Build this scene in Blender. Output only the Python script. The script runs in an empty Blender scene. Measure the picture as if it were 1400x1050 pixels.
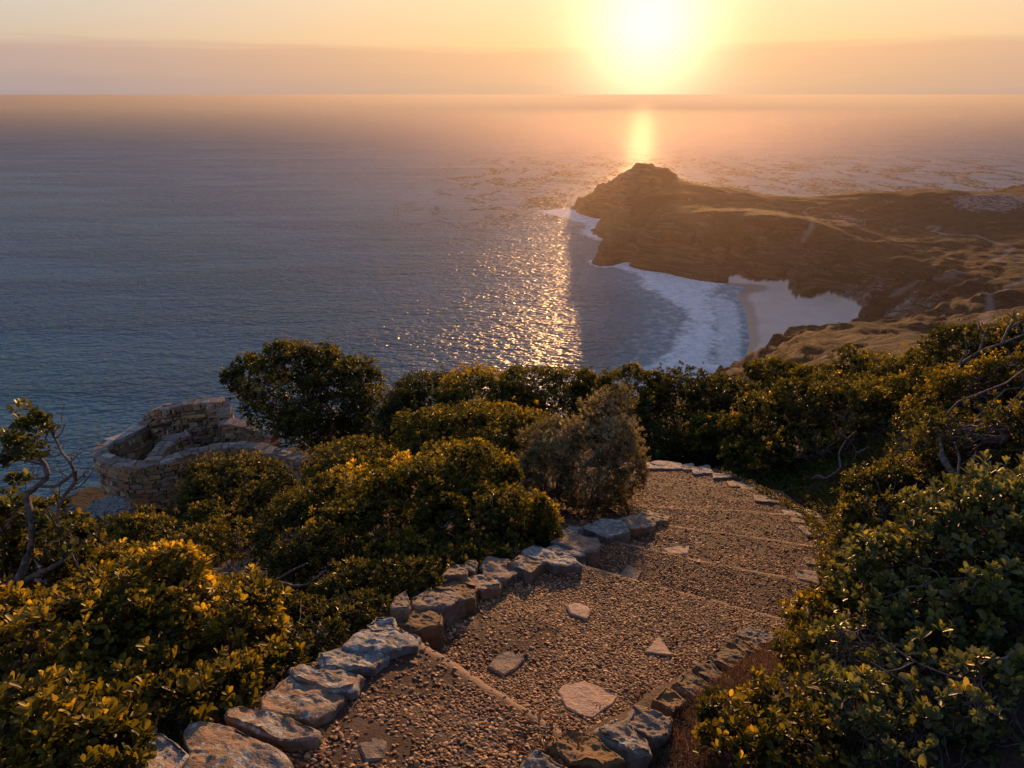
import bpy, math
import numpy as np
from mathutils import Vector
R = math.radians
sc = bpy.context.scene
col = sc.collection
rng = np.random.default_rng(7)

# ---------------------------------------------------------------- camera frame
H = 210.0                      # eye height above the sea
F = 933.0; CX, CY = 700.0, 525.0
PITCH = math.atan(397.0/933.0)
CP, SP = math.cos(PITCH), math.sin(PITCH)
CAM = np.array([0.0, 0.0, H])
def ray(px, py):
    u = (CY-py)/F
    return np.array([(px-CX)/F, CP+u*SP, -SP+u*CP])
def P(px, py, cd):             # point seen at (px,py), cd metres along the view axis
    return CAM + ray(px, py)*cd
def Pz(px, py, z):             # point seen at (px,py) at height z above the sea
    r = ray(px, py); return CAM + r*((z-H)/r[2])
GX, GY = .15, .33
def base_z(x, y): return H-1.6-GX*x-GY*y      # mean slope of the stair path
def Pb(px, py, h=0.0):         # point on the stair slope raised by h
    r = ray(px, py); t = (-1.6+h)/(r[2]+GX*r[0]+GY*r[1]); return CAM+r*t

# ---------------------------------------------------------------- noise
_perm = np.random.default_rng(3).permutation(4096)
def _h(ix, iy, iz):
    return _perm[(_perm[(_perm[ix & 4095]+iy) & 4095]+iz) & 4095]/4095.0
def vnoise(p):
    p = np.asarray(p, float); i = np.floor(p).astype(int); f = p-i; f = f*f*f*(f*(f*6-15)+10)
    x, y, z = i[..., 0], i[..., 1], i[..., 2]; r = 0
    for a in (0, 1):
        wa = f[..., 0] if a else 1-f[..., 0]
        for b in (0, 1):
            wb = f[..., 1] if b else 1-f[..., 1]
            for c in (0, 1):
                wc = f[..., 2] if c else 1-f[..., 2]
                r = r+wa*wb*wc*_h(x+a, y+b, z+c)
    return r*2-1
def fbm(p, o=4, g=.5):
    s = 0; a = 1; t = 0
    p = np.asarray(p, float)
    for k in range(o):
        s = s+a*vnoise(p*(2.03**k)+17.3*k); t += a; a *= g
    return s/t
def sstep(a, b, x):
    t = np.clip((x-a)/(b-a), 0, 1); return t*t*(3-2*t)

# ---------------------------------------------------------------- mesh helpers
def mesh_np(name, verts, faces, mat=None, parent=None, smooth=True, attrs=None, tint=None):
    """faces: list of (n,k) int arrays"""
    me = bpy.data.meshes.new(name)
    verts = np.ascontiguousarray(verts, np.float32)
    me.vertices.add(len(verts)); me.vertices.foreach_set('co', verts.ravel())
    loops = np.concatenate([f.ravel() for f in faces]).astype(np.int32)
    tot = np.concatenate([np.full(len(f), f.shape[1]) for f in faces]).astype(np.int32)
    st = np.concatenate([[0], np.cumsum(tot)[:-1]]).astype(np.int32)
    me.loops.add(len(loops)); me.loops.foreach_set('vertex_index', loops)
    me.polygons.add(len(tot)); me.polygons.foreach_set('loop_start', st); me.polygons.foreach_set('loop_total', tot)
    me.update(calc_edges=True)
    me.polygons.foreach_set('use_smooth', np.full(len(tot), bool(smooth)))
    for k, v in (attrs or {}).items():
        a = me.attributes.new(k, 'FLOAT', 'POINT'); a.data.foreach_set('value', np.ascontiguousarray(v, np.float32))
    if mat: me.materials.append(mat)
    o = bpy.data.objects.new(name, me); col.objects.link(o)
    if parent is not None:
        o.parent = parent
        L = Vector(parent.location)
        me.transform(__import__('mathutils').Matrix.Translation(-L))
    me.update()
    return o
def tag(o, label=None, cat=None, group=None, kind=None):
    if label: o['label'] = label
    if cat: o['category'] = cat
    if group: o['group'] = group
    if kind: o['kind'] = kind
    return o
def empty(name, loc, label, cat, group=None):
    o = bpy.data.objects.new(name, None); col.objects.link(o); o.location = Vector(loc)
    o.empty_display_size = .2
    return tag(o, label, cat, group)
def grid_faces(nu, nv, wrap_v=False):
    i = np.arange(nu-1)[:, None]; j = np.arange(nv if wrap_v else nv-1)[None, :]
    j2 = (j+1) % nv
    a = i*nv+j; b = (i+1)*nv+j; c = (i+1)*nv+j2; d = i*nv+j2
    return np.stack([a, b, c, d], -1).reshape(-1, 4)
def tubes(paths, sides=6):
    """paths: list of (points (n,3), radii (n,))"""
    V = []; Fq = []; off = 0
    ang = np.arange(sides)/sides*2*math.pi
    for pts, rad in paths:
        pts = np.asarray(pts, float); n = len(pts)
        if n < 2: continue
        t = np.gradient(pts, axis=0); t /= np.linalg.norm(t, axis=1)[:, None]+1e-9
        ref = np.array([0.31, .2, .93]) if abs(t[:, 2]).mean() < .85 else np.array([.9, .3, .1])
        a = np.cross(t, ref); a /= np.linalg.norm(a, axis=1)[:, None]+1e-9
        b = np.cross(t, a)
        ring = pts[:, None]+(a[:, None]*np.cos(ang)[None, :, None]+b[:, None]*np.sin(ang)[None, :, None])*np.asarray(rad)[:, None, None]
        V.append(ring.reshape(-1, 3)); Fq.append(grid_faces(n, sides, True)+off); off += n*sides
        V.append(pts[-1:]+t[-1:]*rad[-1]); 
        k = off-sides+np.arange(sides)
        Fq.append(np.stack([k, off-sides+(np.arange(sides)+1) % sides, np.full(sides, off), np.full(sides, off)], 1)[:, :3]); off += 1
    q = np.concatenate([f for f in Fq if f.shape[1] == 4]); tr = np.concatenate([f for f in Fq if f.shape[1] == 3])
    return np.concatenate(V), [q, tr]
def wiggle(a, b, n, amp, r, sag=0):
    t = np.linspace(0, 1, n)[:, None]
    p = np.asarray(a)*(1-t)+np.asarray(b)*t
    L = np.linalg.norm(np.asarray(b)-a)
    o = r.random(3)*50
    q = np.concatenate([t*3+o[0], t*0+o[1], t*0+o[2]], 1)
    d = np.stack([vnoise(q), vnoise(q+9), vnoise(q+21)], 1)+.4*np.stack([vnoise(q*3), vnoise(q*3+9), vnoise(q*3+21)], 1)
    w = np.sin(np.clip(t, 0, 1)*math.pi)**.6
    p = p+d*amp*L*w
    p[:, 2] -= (sag*L*np.sin(t*math.pi))[:, 0]
    return p

# ---------------------------------------------------------------- materials
def newmat(name):
    m = bpy.data.materials.new(name); m.use_nodes = True
    nt = m.node_tree; nt.nodes.clear()
    return m, nt
class N:
    def __init__(s, nt): s.nt = nt
    def __call__(s, t, ins=None, **kw):
        n = s.nt.nodes.new(t)
        for k, v in kw.items(): setattr(n, k, v)
        for k, v in (ins or {}).items():
            sock = n.inputs[k]
            if isinstance(v, bpy.types.NodeSocket): s.nt.links.new(v, sock)
            elif isinstance(v, bpy.types.Node): s.nt.links.new(v.outputs[0], sock)
            else: sock.default_value = v
        return n
    def ramp(s, fac, stops, interp='LINEAR'):
        n = s.nt.nodes.new('ShaderNodeValToRGB'); s.nt.links.new(fac, n.inputs[0])
        cr = n.color_ramp; cr.interpolation = interp
        while len(cr.elements) > 1: cr.elements.remove(cr.elements[-1])
        for k, (p, c) in enumerate(stops):
            e = cr.elements[0] if k == 0 else cr.elements.new(p)
            e.position = p; e.color = (*c, 1) if len(c) == 3 else c
        return n.outputs[0]
    def math(s, op, a, b=0.0, c=0.0, clamp=False):
        n = s.nt.nodes.new('ShaderNodeMath'); n.operation = op; n.use_clamp = clamp
        for i, v in enumerate((a, b, c)):
            if isinstance(v, bpy.types.NodeSocket): s.nt.links.new(v, n.inputs[i])
            else: n.inputs[i].default_value = v
        return n.outputs[0]
    def mix(s, fac, a, b, mode='MIX'):
        n = s.nt.nodes.new('ShaderNodeMix'); n.data_type = 'RGBA'; n.blend_type = mode
        for k, v in ((0, fac), (6, a), (7, b)):
            if isinstance(v, bpy.types.NodeSocket): s.nt.links.new(v, n.inputs[k])
            else: n.inputs[k].default_value = v if k == 0 else (*v, 1)
        return n.outputs[2]
    def noise(s, vec, scale, detail=4, rough=.55, dist=0.0):
        n = s('ShaderNodeTexNoise', {'Vector': vec, 'Scale': scale, 'Detail': detail, 'Roughness': rough, 'Distortion': dist})
        return n.outputs['Fac']
    def pos(s, scale=(1, 1, 1), rot=(0, 0, 0)):
        g = s('ShaderNodeNewGeometry').outputs['Position']
        m = s('ShaderNodeMapping', {'Vector': g, 'Scale': scale, 'Rotation': rot}); return m.outputs[0]
    def attr(s, name): return s('ShaderNodeAttribute', attribute_name=name).outputs['Fac']
    def mrange(s, v, a, b, c=0., d=1., kind='SMOOTHSTEP'):
        n = s('ShaderNodeMapRange', {'Value': v, 1: a, 2: b, 3: c, 4: d}, interpolation_type=kind); return n.outputs[0]
    def out(s, shader, vol=None):
        o = s('ShaderNodeOutputMaterial'); s.nt.links.new(shader, o.inputs['Surface'])
        if vol: s.nt.links.new(vol, o.inputs['Volume'])

def mat_leaf(name, dark, mid, light, tip, trans=.4, tcol=None, rough=.45, spec=.28):
    m, nt = newmat(name); n = N(nt)
    a = n.attr('tint')
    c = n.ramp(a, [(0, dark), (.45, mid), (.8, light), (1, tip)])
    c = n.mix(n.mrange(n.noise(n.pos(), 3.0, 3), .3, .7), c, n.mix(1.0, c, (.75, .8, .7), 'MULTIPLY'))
    pr = n('ShaderNodeBsdfPrincipled', {'Base Color': c, 'Roughness': rough, 'Specular IOR Level': spec})
    tc = n.mix(1.0, c, tcol or (2.3, 1.9, .6), 'MULTIPLY')
    tr = n('ShaderNodeBsdfTranslucent', {'Color': tc})
    mx = n('ShaderNodeMixShader', {0: trans, 1: pr, 2: tr})
    n.out(mx.outputs[0]); return m
LEAF_GREEN = mat_leaf('leaf_green', (.018, .022, .008), (.05, .062, .018), (.13, .125, .03), (.38, .28, .04), .46, (2.5, 2.05, .5))
LEAF_GOLD = mat_leaf('leaf_gold', (.02, .024, .008), (.07, .072, .016), (.22, .18, .03), (.52, .38, .05), .46, (2.5, 2.1, .5))
LEAF_NEAR = mat_leaf('leaf_near', (.022, .028, .014), (.09, .11, .048), (.20, .215, .08), (.40, .32, .08), .36, (2.3, 2.0, .7), rough=.42, spec=.5)
LEAF_DARK = mat_leaf('leaf_dark', (.012, .016, .007), (.035, .045, .016), (.085, .09, .026), (.24, .20, .04), .44, (2.4, 2.0, .55))
LEAF_GREY = mat_leaf('leaf_grey', (.035, .032, .018), (.19, .175, .105), (.40, .36, .23), (.60, .52, .34), .32, (1.5, 1.3, .8), .65)
LEAF_DRY = mat_leaf('leaf_dry', (.05, .03, .02), (.11, .065, .042), (.20, .12, .08), (.32, .21, .14), .3, (1.3, 1.0, .7), .8)

def mat_bark():
    m, nt = newmat('bark'); n = N(nt)
    p = n.pos()
    f = n.noise(p, 40, 5, .6)
    c = n.ramp(f, [(.3, (.05, .035, .028)), (.5, (.13, .10, .09)), (.7, (.27, .24, .23))])
    b = n('ShaderNodeBump', {'Height': f, 'Distance': .012, 'Strength': 1.0})
    n.out(n('ShaderNodeBsdfPrincipled', {'Base Color': c, 'Roughness': .85, 'Normal': b.outputs[0]}).outputs[0]); return m
BARK = mat_bark()

def mat_stone(name, base, warm, lichen=.5, wcol=(.27, .19, .14)):
    m, nt = newmat(name); n = N(nt)
    p = n.pos()
    oi = n('ShaderNodeObjectInfo').outputs['Random']
    big = n.noise(p, 6, 4, .6, .5); med = n.noise(p, 22, 6, .65); fine = n.noise(p, 110, 4, .6)
    c = n.ramp(med, [(.28, tuple(x*.42 for x in base)), (.5, base), (.72, tuple(x*1.5 for x in base))])
    wf = n.mrange(n.math('ADD', big, n.math('MULTIPLY', oi, .22)), .66-warm*.3, .78-warm*.2)
    c = n.mix(wf, c, wcol)
    l = n.noise(p, 17, 5, .7, .6)
    lm = n.mrange(n.math('ADD', l, n.math('MULTIPLY', fine, .12)), .66-lichen*.12, .69-lichen*.12)
    lc = n.mix(n.mrange(n.noise(p, 60, 2), .4, .6), (.24, .25, .25), (.40, .41, .40))
    nz = n('ShaderNodeSeparateXYZ', {0: n('ShaderNodeNewGeometry').outputs['Normal']}).outputs[2]
    lm = n.math('MULTIPLY', lm, n.mrange(nz, .25, .7))
    c = n.mix(lm, c, lc)
    moss = n.math('MULTIPLY', n.mrange(n.noise(p, 9, 5, .7), .56, .64), .6)
    c = n.mix(moss, c, (.085, .07, .022))
    h = n.math('ADD', n.math('MULTIPLY', med, .6), n.math('ADD', n.math('MULTIPLY', fine, .35), n.math('MULTIPLY', lm, .12)))
    b = n('ShaderNodeBump', {'Height': h, 'Distance': .02, 'Strength': .9})
    n.out(n('ShaderNodeBsdfPrincipled', {'Base Color': c, 'Roughness': .85, 'Normal': b.outputs[0]}).outputs[0]); return m
ST_GREY = mat_stone('stone_grey', (.19, .195, .205), .0, .8)
ST_WARM = mat_stone('stone_warm', (.19, .16, .14), .45, .6, (.26, .17, .11))
ST_DARK = mat_stone('stone_dark', (.085, .062, .045), .35, -.4, (.17, .10, .045))
ST_FLAG = mat_stone('stone_flag', (.40, .30, .24), .2, -.6, (.44, .30, .22))
ST_DULL = mat_stone('stone_dull', (.17, .14, .125), .1, -.3)

def mat_path():
    m, nt = newmat('path_mortar'); n = N(nt); p = n.pos()
    f = n.noise(p, 90, 5, .7); g = n.noise(p, 3.0, 4, .6)
    c = n.ramp(f, [(.3, (.026, .014, .010)), (.6, (.075, .040, .025)), (.75, (.13, .075, .048))])
    c = n.mix(n.mrange(g, .55, .68), c, (.11, .083, .066))
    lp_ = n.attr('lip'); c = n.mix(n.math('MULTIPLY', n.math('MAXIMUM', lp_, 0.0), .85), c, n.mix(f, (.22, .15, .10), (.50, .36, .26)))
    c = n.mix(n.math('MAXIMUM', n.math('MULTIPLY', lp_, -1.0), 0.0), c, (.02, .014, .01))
    b = n('ShaderNodeBump', {'Height': f, 'Distance': .008, 'Strength': 1.0})
    n.out(n('ShaderNodeBsdfPrincipled', {'Base Color': c, 'Roughness': .9, 'Normal': b.outputs[0]}).outputs[0]); return m
def mat_pebble():
    m, nt = newmat('pebble'); n = N(nt); a = n.attr('tint')
    c = n.ramp(a, [(0, (.028, .018, .016)), (.25, (.085, .042, .030)), (.45, (.23, .10, .05)), (.75, (.46, .235, .11)), (1, (.70, .47, .29))])
    c = n.mix(.3, c, n.ramp(n.noise(n.pos(), 260, 3, .6), [(.3, (.05, .03, .024)), (.7, (.34, .21, .13))]))
    n.out(n('ShaderNodeBsdfPrincipled', {'Base Color': c, 'Roughness': .72, 'Specular IOR Level': .3}).outputs[0]); return m
def mat_soil():
    m, nt = newmat('soil'); n = N(nt); p = n.pos()
    f = n.noise(p, 14, 7, .7); g = n.noise(p, 1.1, 4, .6)
    c = n.ramp(f, [(.3, (.025, .016, .012)), (.5, (.075, .048, .038)), (.7, (.15, .10, .085))])
    c = n.mix(n.mrange(g, .45, .65), c, n.mix(.5, c, (.16, .10, .09)))
    b = n('ShaderNodeBump', {'Height': f, 'Distance': .05, 'Strength': .9})
    n.out(n('ShaderNodeBsdfPrincipled', {'Base Color': c, 'Roughness': .95, 'Normal': b.outputs[0]}).outputs[0]); return m
PATH, PEB, SOIL = mat_path(), mat_pebble(), mat_soil()

def mat_masonry():
    m, nt = newmat('masonry'); n = N(nt); p = n.pos(); a = n.attr('tint')
    c = n.ramp(a, [(0, (.06, .05, .045)), (.1, (.24, .17, .12)), (.3, (.42, .31, .22)), (.5, (.34, .19, .10)), (.7, (.50, .31, .13)), (.85, (.52, .40, .28)), (1, (.55, .47, .38))])
    f = n.noise(p, 14, 5, .65)
    c = n.mix(1.0, c, n.ramp(f, [(.3, (.55, .55, .55)), (.7, (1.25, 1.22, 1.2))]), 'MULTIPLY')
    b = n('ShaderNodeBump', {'Height': f, 'Distance': .05, 'Strength': .8})
    n.out(n('ShaderNodeBsdfPrincipled', {'Base Color': c, 'Roughness': .9, 'Normal': b.outputs[0]}).outputs[0]); return m
MASON = mat_masonry()

# ---------------------------------------------------------------- sun, sky, haze
SUN_DIR = ray(887, 42); SUN_DIR = SUN_DIR/np.linalg.norm(SUN_DIR)
SUN_EL = math.asin(SUN_DIR[2]); SUN_AZ = math.atan2(SUN_DIR[0], SUN_DIR[1])
w = bpy.data.worlds.new("World"); sc.world = w; w.use_nodes = True
nt = w.node_tree; nt.nodes.clear(); n = N(nt)
sky = n('ShaderNodeTexSky', sky_type='NISHITA', sun_disc=False, sun_elevation=SUN_EL, sun_rotation=SUN_AZ,
        altitude=200, air_density=1.2, dust_density=2.0, ozone_density=2.5)
tc = n('ShaderNodeTexCoord').outputs['Generated']
nv = n('ShaderNodeVectorMath', {0: tc}, operation='NORMALIZE').outputs[0]
sep = n('ShaderNodeSeparateXYZ', {0: nv}); z = sep.outputs[2]
dot = n('ShaderNodeVectorMath', {0: nv, 1: tuple(SUN_DIR)}, operation='DOT_PRODUCT').outputs['Value']
ang = n.math('ARCCOSINE', n.math('MINIMUM', dot, .999999))          # angle from the sun
def gauss(s): return n.math('POWER', 2.71828, n.math('MULTIPLY', n.math('POWER', n.math('DIVIDE', ang, s), 2.0), -1.0))
def expo(s): return n.math('POWER', 2.71828, n.math('MULTIPLY', n.math('DIVIDE', ang, s), -1.0))
# thin cloud bands just above the sea
mp = n('ShaderNodeMapping', {'Vector': nv, 'Scale': (1.6, 1.6, 38)}).outputs[0]
cl = n.noise(mp, 2.6, 5, .55, .3)
zz = n.math('ADD', z, n.math('MULTIPLY', n.math('SUBTRACT', cl, .5), .022))
lowc = n.ramp(n.mrange(zz, -.02, .98, 0, 1, 'LINEAR'),
              [(0, (.52, .40, .36)), (.021, (.56, .42, .36)), (.042, (.66, .47, .36)), (.07, (.74, .52, .38)), (.079, (.88, .67, .44)), (.13, (.90, .78, .60)), (.165, (.45, .52, .62)), (.23, (.28, .37, .50)), (.45, (.24, .31, .43)), (1, (.25, .31, .42))])
lowfac = n.mrange(z, .13, .40, 1, .8)
# cool it away from the sun
away = n.mrange(ang, .15, 1.0)
lowc = n.mix(away, n.mix(1.0, lowc, (1.12, .92, .72), 'MULTIPLY'), n.mix(1.0, lowc, (.74, .82, 1.0), 'MULTIPLY'))
bg1 = n('ShaderNodeBackground', {'Color': sky.outputs[0], 'Strength': .12})
c2 = n('ShaderNodeBackground', {'Color': lowc, 'Strength': .95})
mx = n('ShaderNodeMixShader', {0: lowfac, 1: bg1, 2: c2})
g1 = n('ShaderNodeBackground', {'Color': (1, .86, .55, 1), 'Strength': n.math('MULTIPLY', gauss(.078), .95)})
g2 = n('ShaderNodeBackground', {'Color': (1, .58, .18, 1), 'Strength': n.math('MULTIPLY', expo(.23), .55)})
a1 = n('ShaderNodeAddShader', {0: mx, 1: g1}); a2 = n('ShaderNodeAddShader', {0: a1, 1: g2})
wo = n('ShaderNodeOutputWorld', {'Surface': a2})
w.cycles.sampling_method = 'MANUAL'; w.cycles.sample_map_resolution = 512

sl = bpy.data.lights.new('sun', 'SUN'); sl.energy = 6.2; sl.angle = R(1.4); sl.color = (1, .50, .19)
so = bpy.data.objects.new('sun', sl); col.objects.link(so)
so.rotation_euler = Vector(SUN_DIR).to_track_quat('Z', 'Y').to_euler(); so.location = (0, 0, 260)

# sea haze: a real scattering layer lying below the viewpoint
def haze(y0, y1, dens, colr, g):
    x0, x1, z0, z1 = -45000, 45000, -30, 150
    V = np.array([[x, y, z] for x in (x0, x1) for y in (y0, y1) for z in (z0, z1)])
    Fc = np.array([[0, 1, 3, 2], [4, 6, 7, 5], [0, 4, 5, 1], [2, 3, 7, 6], [0, 2, 6, 4], [1, 5, 7, 3]])
    m, nt = newmat('haze'); n = N(nt)
    v = n('ShaderNodeVolumeScatter', {'Color': (*colr, 1), 'Density': dens, 'Anisotropy': g})
    va = n('ShaderNodeVolumeAbsorption', {'Color': (*colr, 1), 'Density': dens}); v = n('ShaderNodeAddShader', {0: v, 1: va})
    o = n('ShaderNodeOutputMaterial'); nt.links.new(v.outputs[0], o.inputs['Volume'])
    tag(mesh_np('haze', V, [Fc], m, smooth=False), kind='structure')
haze(60, 3200, .0001, (.48, .41, .38), .76)
haze(3201, 60000, .00024, (.42, .43, .48), .46)

# ---------------------------------------------------------------- thin plate spline
class TPS:
    def __init__(s, pts, reg=0.0):
        p = np.array(pts, float); s.p = p[:, :2]; s.sc = np.ptp(s.p, axis=0).max(); q = s.p/s.sc
        K = s.k(np.linalg.norm(q[:, None]-q[None], axis=2)); m = len(p)
        A = np.zeros((m+3, m+3)); A[:m, :m] = K+np.eye(m)*reg; A[:m, m] = 1; A[:m, m+1:] = q; A[m, :m] = 1; A[m+1:, :m] = q.T
        s.w = np.linalg.solve(A, np.concatenate([p[:, 2], [0, 0, 0]])); s.q = q
    @staticmethod
    def k(r): return r*r*np.log(np.maximum(r, 1e-9))
    def __call__(s, x, y):
        sh = np.shape(x); q = np.stack([np.ravel(x), np.ravel(y)], 1)/s.sc; out = np.empty(len(q)); m = len(s.q)
        for a in range(0, len(q), 20000):
            b = q[a:a+20000]; K = s.k(np.linalg.norm(b[:, None]-s.q[None], axis=2))
            out[a:a+20000] = K@s.w[:m]+s.w[m]+b@s.w[m+1:]
        return out.reshape(sh)
def inpoly(x, y, poly):
    r = np.zeros(np.shape(x), bool); p = np.asarray(poly); m = len(p)
    for i in range(m):
        x1, y1 = p[i][:2]; x2, y2 = p[(i+1) % m][:2]
        c = ((y1 > y) != (y2 > y)) & (x < (x2-x1)*(y-y1)/(y2-y1+1e-12)+x1); r ^= c
    return r
def segdist(x, y, p, closed=False):
    d = np.full(np.shape(x), 1e9); p = np.asarray(p)[:, :2]; m = len(p)
    for i in range(m if closed else m-1):
        a = p[i]; b = p[(i+1) % m]; ab = b-a; L = (ab**2).sum()+1e-12
        t = np.clip(((x-a[0])*ab[0]+(y-a[1])*ab[1])/L, 0, 1)
        d = np.minimum(d, np.hypot(x-a[0]-t*ab[0], y-a[1]-t*ab[1]))
    return d
def sdpoly(x, y, p):      # positive inside
    d = segdist(x, y, p, True); return np.where(inpoly(x, y, p), d, -d)

# ---------------------------------------------------------------- far land
def lp(l): return [Pz(a, b, z) for a, b, z in l]
ctrl = lp([(785,288,0),(805,296,0),(835,303,0),(838,330,0),(824,352,0),(825,364,0),(870,367,0),(915,374,0),(960,384,0),(1010,389,0),
 (1022,405,0),(1035,430,0),(1037,470,0),(1020,500,0),
 (750,290,-22),(785,330,-22),(790,370,-22),(850,395,-20),(920,410,-14),(960,440,-12),(960,480,-14),(960,515,-20),(765,272,-22),(990,420,-5),(1000,460,-5),(985,500,-10),
 (792,284,5),(802,275,14),(830,262,30),(845,248,52),(857,234,76),(875,225,92),(890,229,90),(920,241,78),(955,253,66),(1000,258,62),(1060,268,54),(1110,271,50),(1150,265,57),(1200,262,62),(1260,260,64),(1300,263,62),(1400,264,62),(1500,266,60),
 (835,343,13),(845,330,18),(850,312,34),(880,322,38),(900,300,52),(950,305,54),(1000,310,52),(1050,320,50),(1090,325,48),(870,352,8),(930,345,26),(1000,352,22),(1060,355,24),
 (860,280,50),(900,262,66),(950,275,62),(1020,285,56),(1100,295,50),
 (1050,382,5),(1085,382,9),(1110,398,10),(1140,408,7),(1180,428,7),(1165,448,4),(1100,440,3),(1070,410,3),(1070,450,2.5),(1200,385,26),(1250,418,14),(1230,440,8),(1300,400,32),(1300,345,45),(1200,330,44),(1400,340,52),(1400,400,50),(1400,300,56),(1250,290,56),(1150,350,36),
 (1035,495,24),(1065,469,34),(1100,461,42),(1200,453,52),(1290,441,60),(1150,490,78),(1250,480,88),(1050,512,42),(1380,430,72),(1450,420,76),(1500,380,60)])
ctrl += [np.array(v, float) for v in [(250,1480,-5),(330,1500,-5),(450,1480,10),(650,1500,30),(900,1500,30),(1200,1500,25),(150,1500,-25),(250,1650,-25),(600,1750,-20),(1100,1750,-15),
 (-60,120,140),(0,200,90),(0,300,35),(20,400,-5),(-100,300,-15),(-150,200,20),(120,450,0),(100,300,75),(250,250,115),(400,250,125),(600,400,95),(900,600,75),(1100,900,65),(1200,1200,62),(0,100,150),(150,120,165),(-100,420,-25),(60,480,-12)]]
for a, b, z in [(835,255,32),(857,234,76),(875,225,92),(890,229,90),(920,241,78),(955,253,66),(1000,258,62),(1060,268,54),(1110,271,50),(1150,265,57),(1200,262,62),(1260,260,64),(1300,263,62)]:
    q_ = Pz(a, b, z); ctrl.append(np.array([q_[0]*1.05, q_[1]*1.05, z*.72-6])); ctrl.append(np.array([q_[0]*1.12, q_[1]*1.12, z*.3-6]))
land = TPS([c for c in ctrl if not (c[1] > 1440 and c[0] < 1000 and c[2] > -4)], 1e-6)
# cove beach and its surroundings, kept in plan
SAND = [Pz(a, b, 2)[:2] for a, b in [(1000,383),(1040,386),(1068,388),(1078,394),(1076,402),(1086,412),(1112,405),(1150,414),(1178,428),(1172,452),(1100,466),(1060,490),(1040,510),(990,530),(975,440),(985,400)]]
SAND2 = [Pz(a, b, 8)[:2] for a, b in [(1208,438),(1230,425),(1262,420),(1252,436),(1225,446),(1195,450)]]
ROCKY = [Pz(a, b, 0)[:2] for a, b in [(1078,400),(1092,384),(1128,388),(1132,408),(1108,418),(1086,413)]]
gx = np.arange(-300, 1500, 4.0); gy = np.arange(70, 1800, 4.0)
X, Y = np.meshgrid(gx, gy, indexing='ij')
Z0 = land(X, Y)
def hit_land(px, py):
    r = ray(px, py); t = np.linspace(250, 2200, 900); p = CAM+r[None]*t[:, None]
    zz = land(p[:, 0], p[:, 1]); k = np.argmax(p[:, 2] < zz)
    return p[k]
sd_s = sdpoly(X, Y, SAND)+6*fbm(np.stack([X/30, Y/30, X*0], -1), 3)
sand = sstep(-3, 3, sd_s)
sd2 = sdpoly(X, Y, SAND2)+8*fbm(np.stack([X/25, Y/25, X*0+5], -1), 3); sand2 = sstep(-3, 3, sd2)*.42
gz = np.gradient(Z0, 4.0); slope = np.hypot(gz[0], gz[1])
cliff = sstep(.22, .6, slope)*(1-sand)
rid = 1-np.abs(fbm(np.stack([X/70, Y/70, X*0], -1), 5))*2
nz = fbm(np.stack([X/40, Y/40, X*0+3], -1), 5); nf = fbm(np.stack([X/13, Y/13, X*0+8], -1), 4)
Z = Z0+(rid-.78)*(3.5+7*cliff)*(1-sand)*sstep(-6, 10, Z0)+nz*(1.2+6.5*cliff)*(1-sand)+nf*(.8+4.2*cliff)*(1-sand*.95)
# bedding: the sandstone steps down in ledges
per = 8.0; q = (Z+2.5*fbm(np.stack([X/160, Y/160, X*0+1], -1), 2))/per; fr = q-np.floor(q)
Zt = (np.floor(q)+sstep(.25, .75, fr))*per
Z = Z+(Zt-q*per)*.65*cliff*(Z0 > -4)+(1-sand)*(11+6*nf)*sstep(0, 5, Z0+2*nz)*sstep(60, 20, Z0)
Zs = np.clip(.5+sd_s*.018, -3, 4)
Z = Z*(1-sand)+np.minimum(Z0, 6)*.35*sand+Zs*.65*sand
rk = sstep(-6, 8, sdpoly(X, Y, ROCKY)+6*nf); Z = Z+rk*(9+5*nf+3*nz); sand = sand*(1-rk)
V = np.stack([X, Y, Z], -1).reshape(-1, 3)
pk = Pz(873, 226, 92); Z = Z+7*np.exp(-(((X-pk[0])/42)**2+((Y-pk[1])/50)**2))*.3
V = np.stack([X, Y, Z], -1).reshape(-1, 3)
# footpaths and bare scars drawn on the plain
trk = np.zeros(X.shape); bare = np.zeros(X.shape)
for pl in [[(1268,312),(1285,308),(1275,318),(1300,322),(1335,322),(1370,335),(1384,338),(1372,350),(1358,358),(1376,362)], [(1400,385),(1370,405),(1348,413),(1354,424),(1344,432),(1346,442)],
           [(1100,290),(1112,300),(1108,315),(1098,330)], [(1215,420),(1260,400),(1320,380)]]:
    pts = np.array([hit_land(*a) for a in pl]); trk = np.maximum(trk, sstep(4.2, 1.2, segdist(X, Y, pts))*.5)
for pl, a in [([(1300,268),(1400,264),(1460,266),(1400,285),(1330,292),(1290,285)], .75), ([(1278,318),(1300,318),(1308,325),(1282,326)], .8), ([(1362,355),(1410,345),(1410,366),(1372,362)], .6),
           ([(1130,290),(1190,300),(1185,312),(1140,308)], .6), ([(1170,405),(1210,395),(1215,410),(1180,420)], .55), ([(1235,415),(1300,405),(1310,430),(1260,440),(1240,440)], .45), ([(1230,330),(1290,320),(1280,345),(1240,350)], .4),
           ([(1100,410),(1180,400),(1200,440),(1150,430)], .6), ([(930,343),(945,335),(955,352),(940,356)], .5)]:
    pts = np.array([hit_land(*b) for b in pl]); bare = np.maximum(bare, a*sstep(-14, 14, sdpoly(X, Y, pts)+14*nz))
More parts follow.
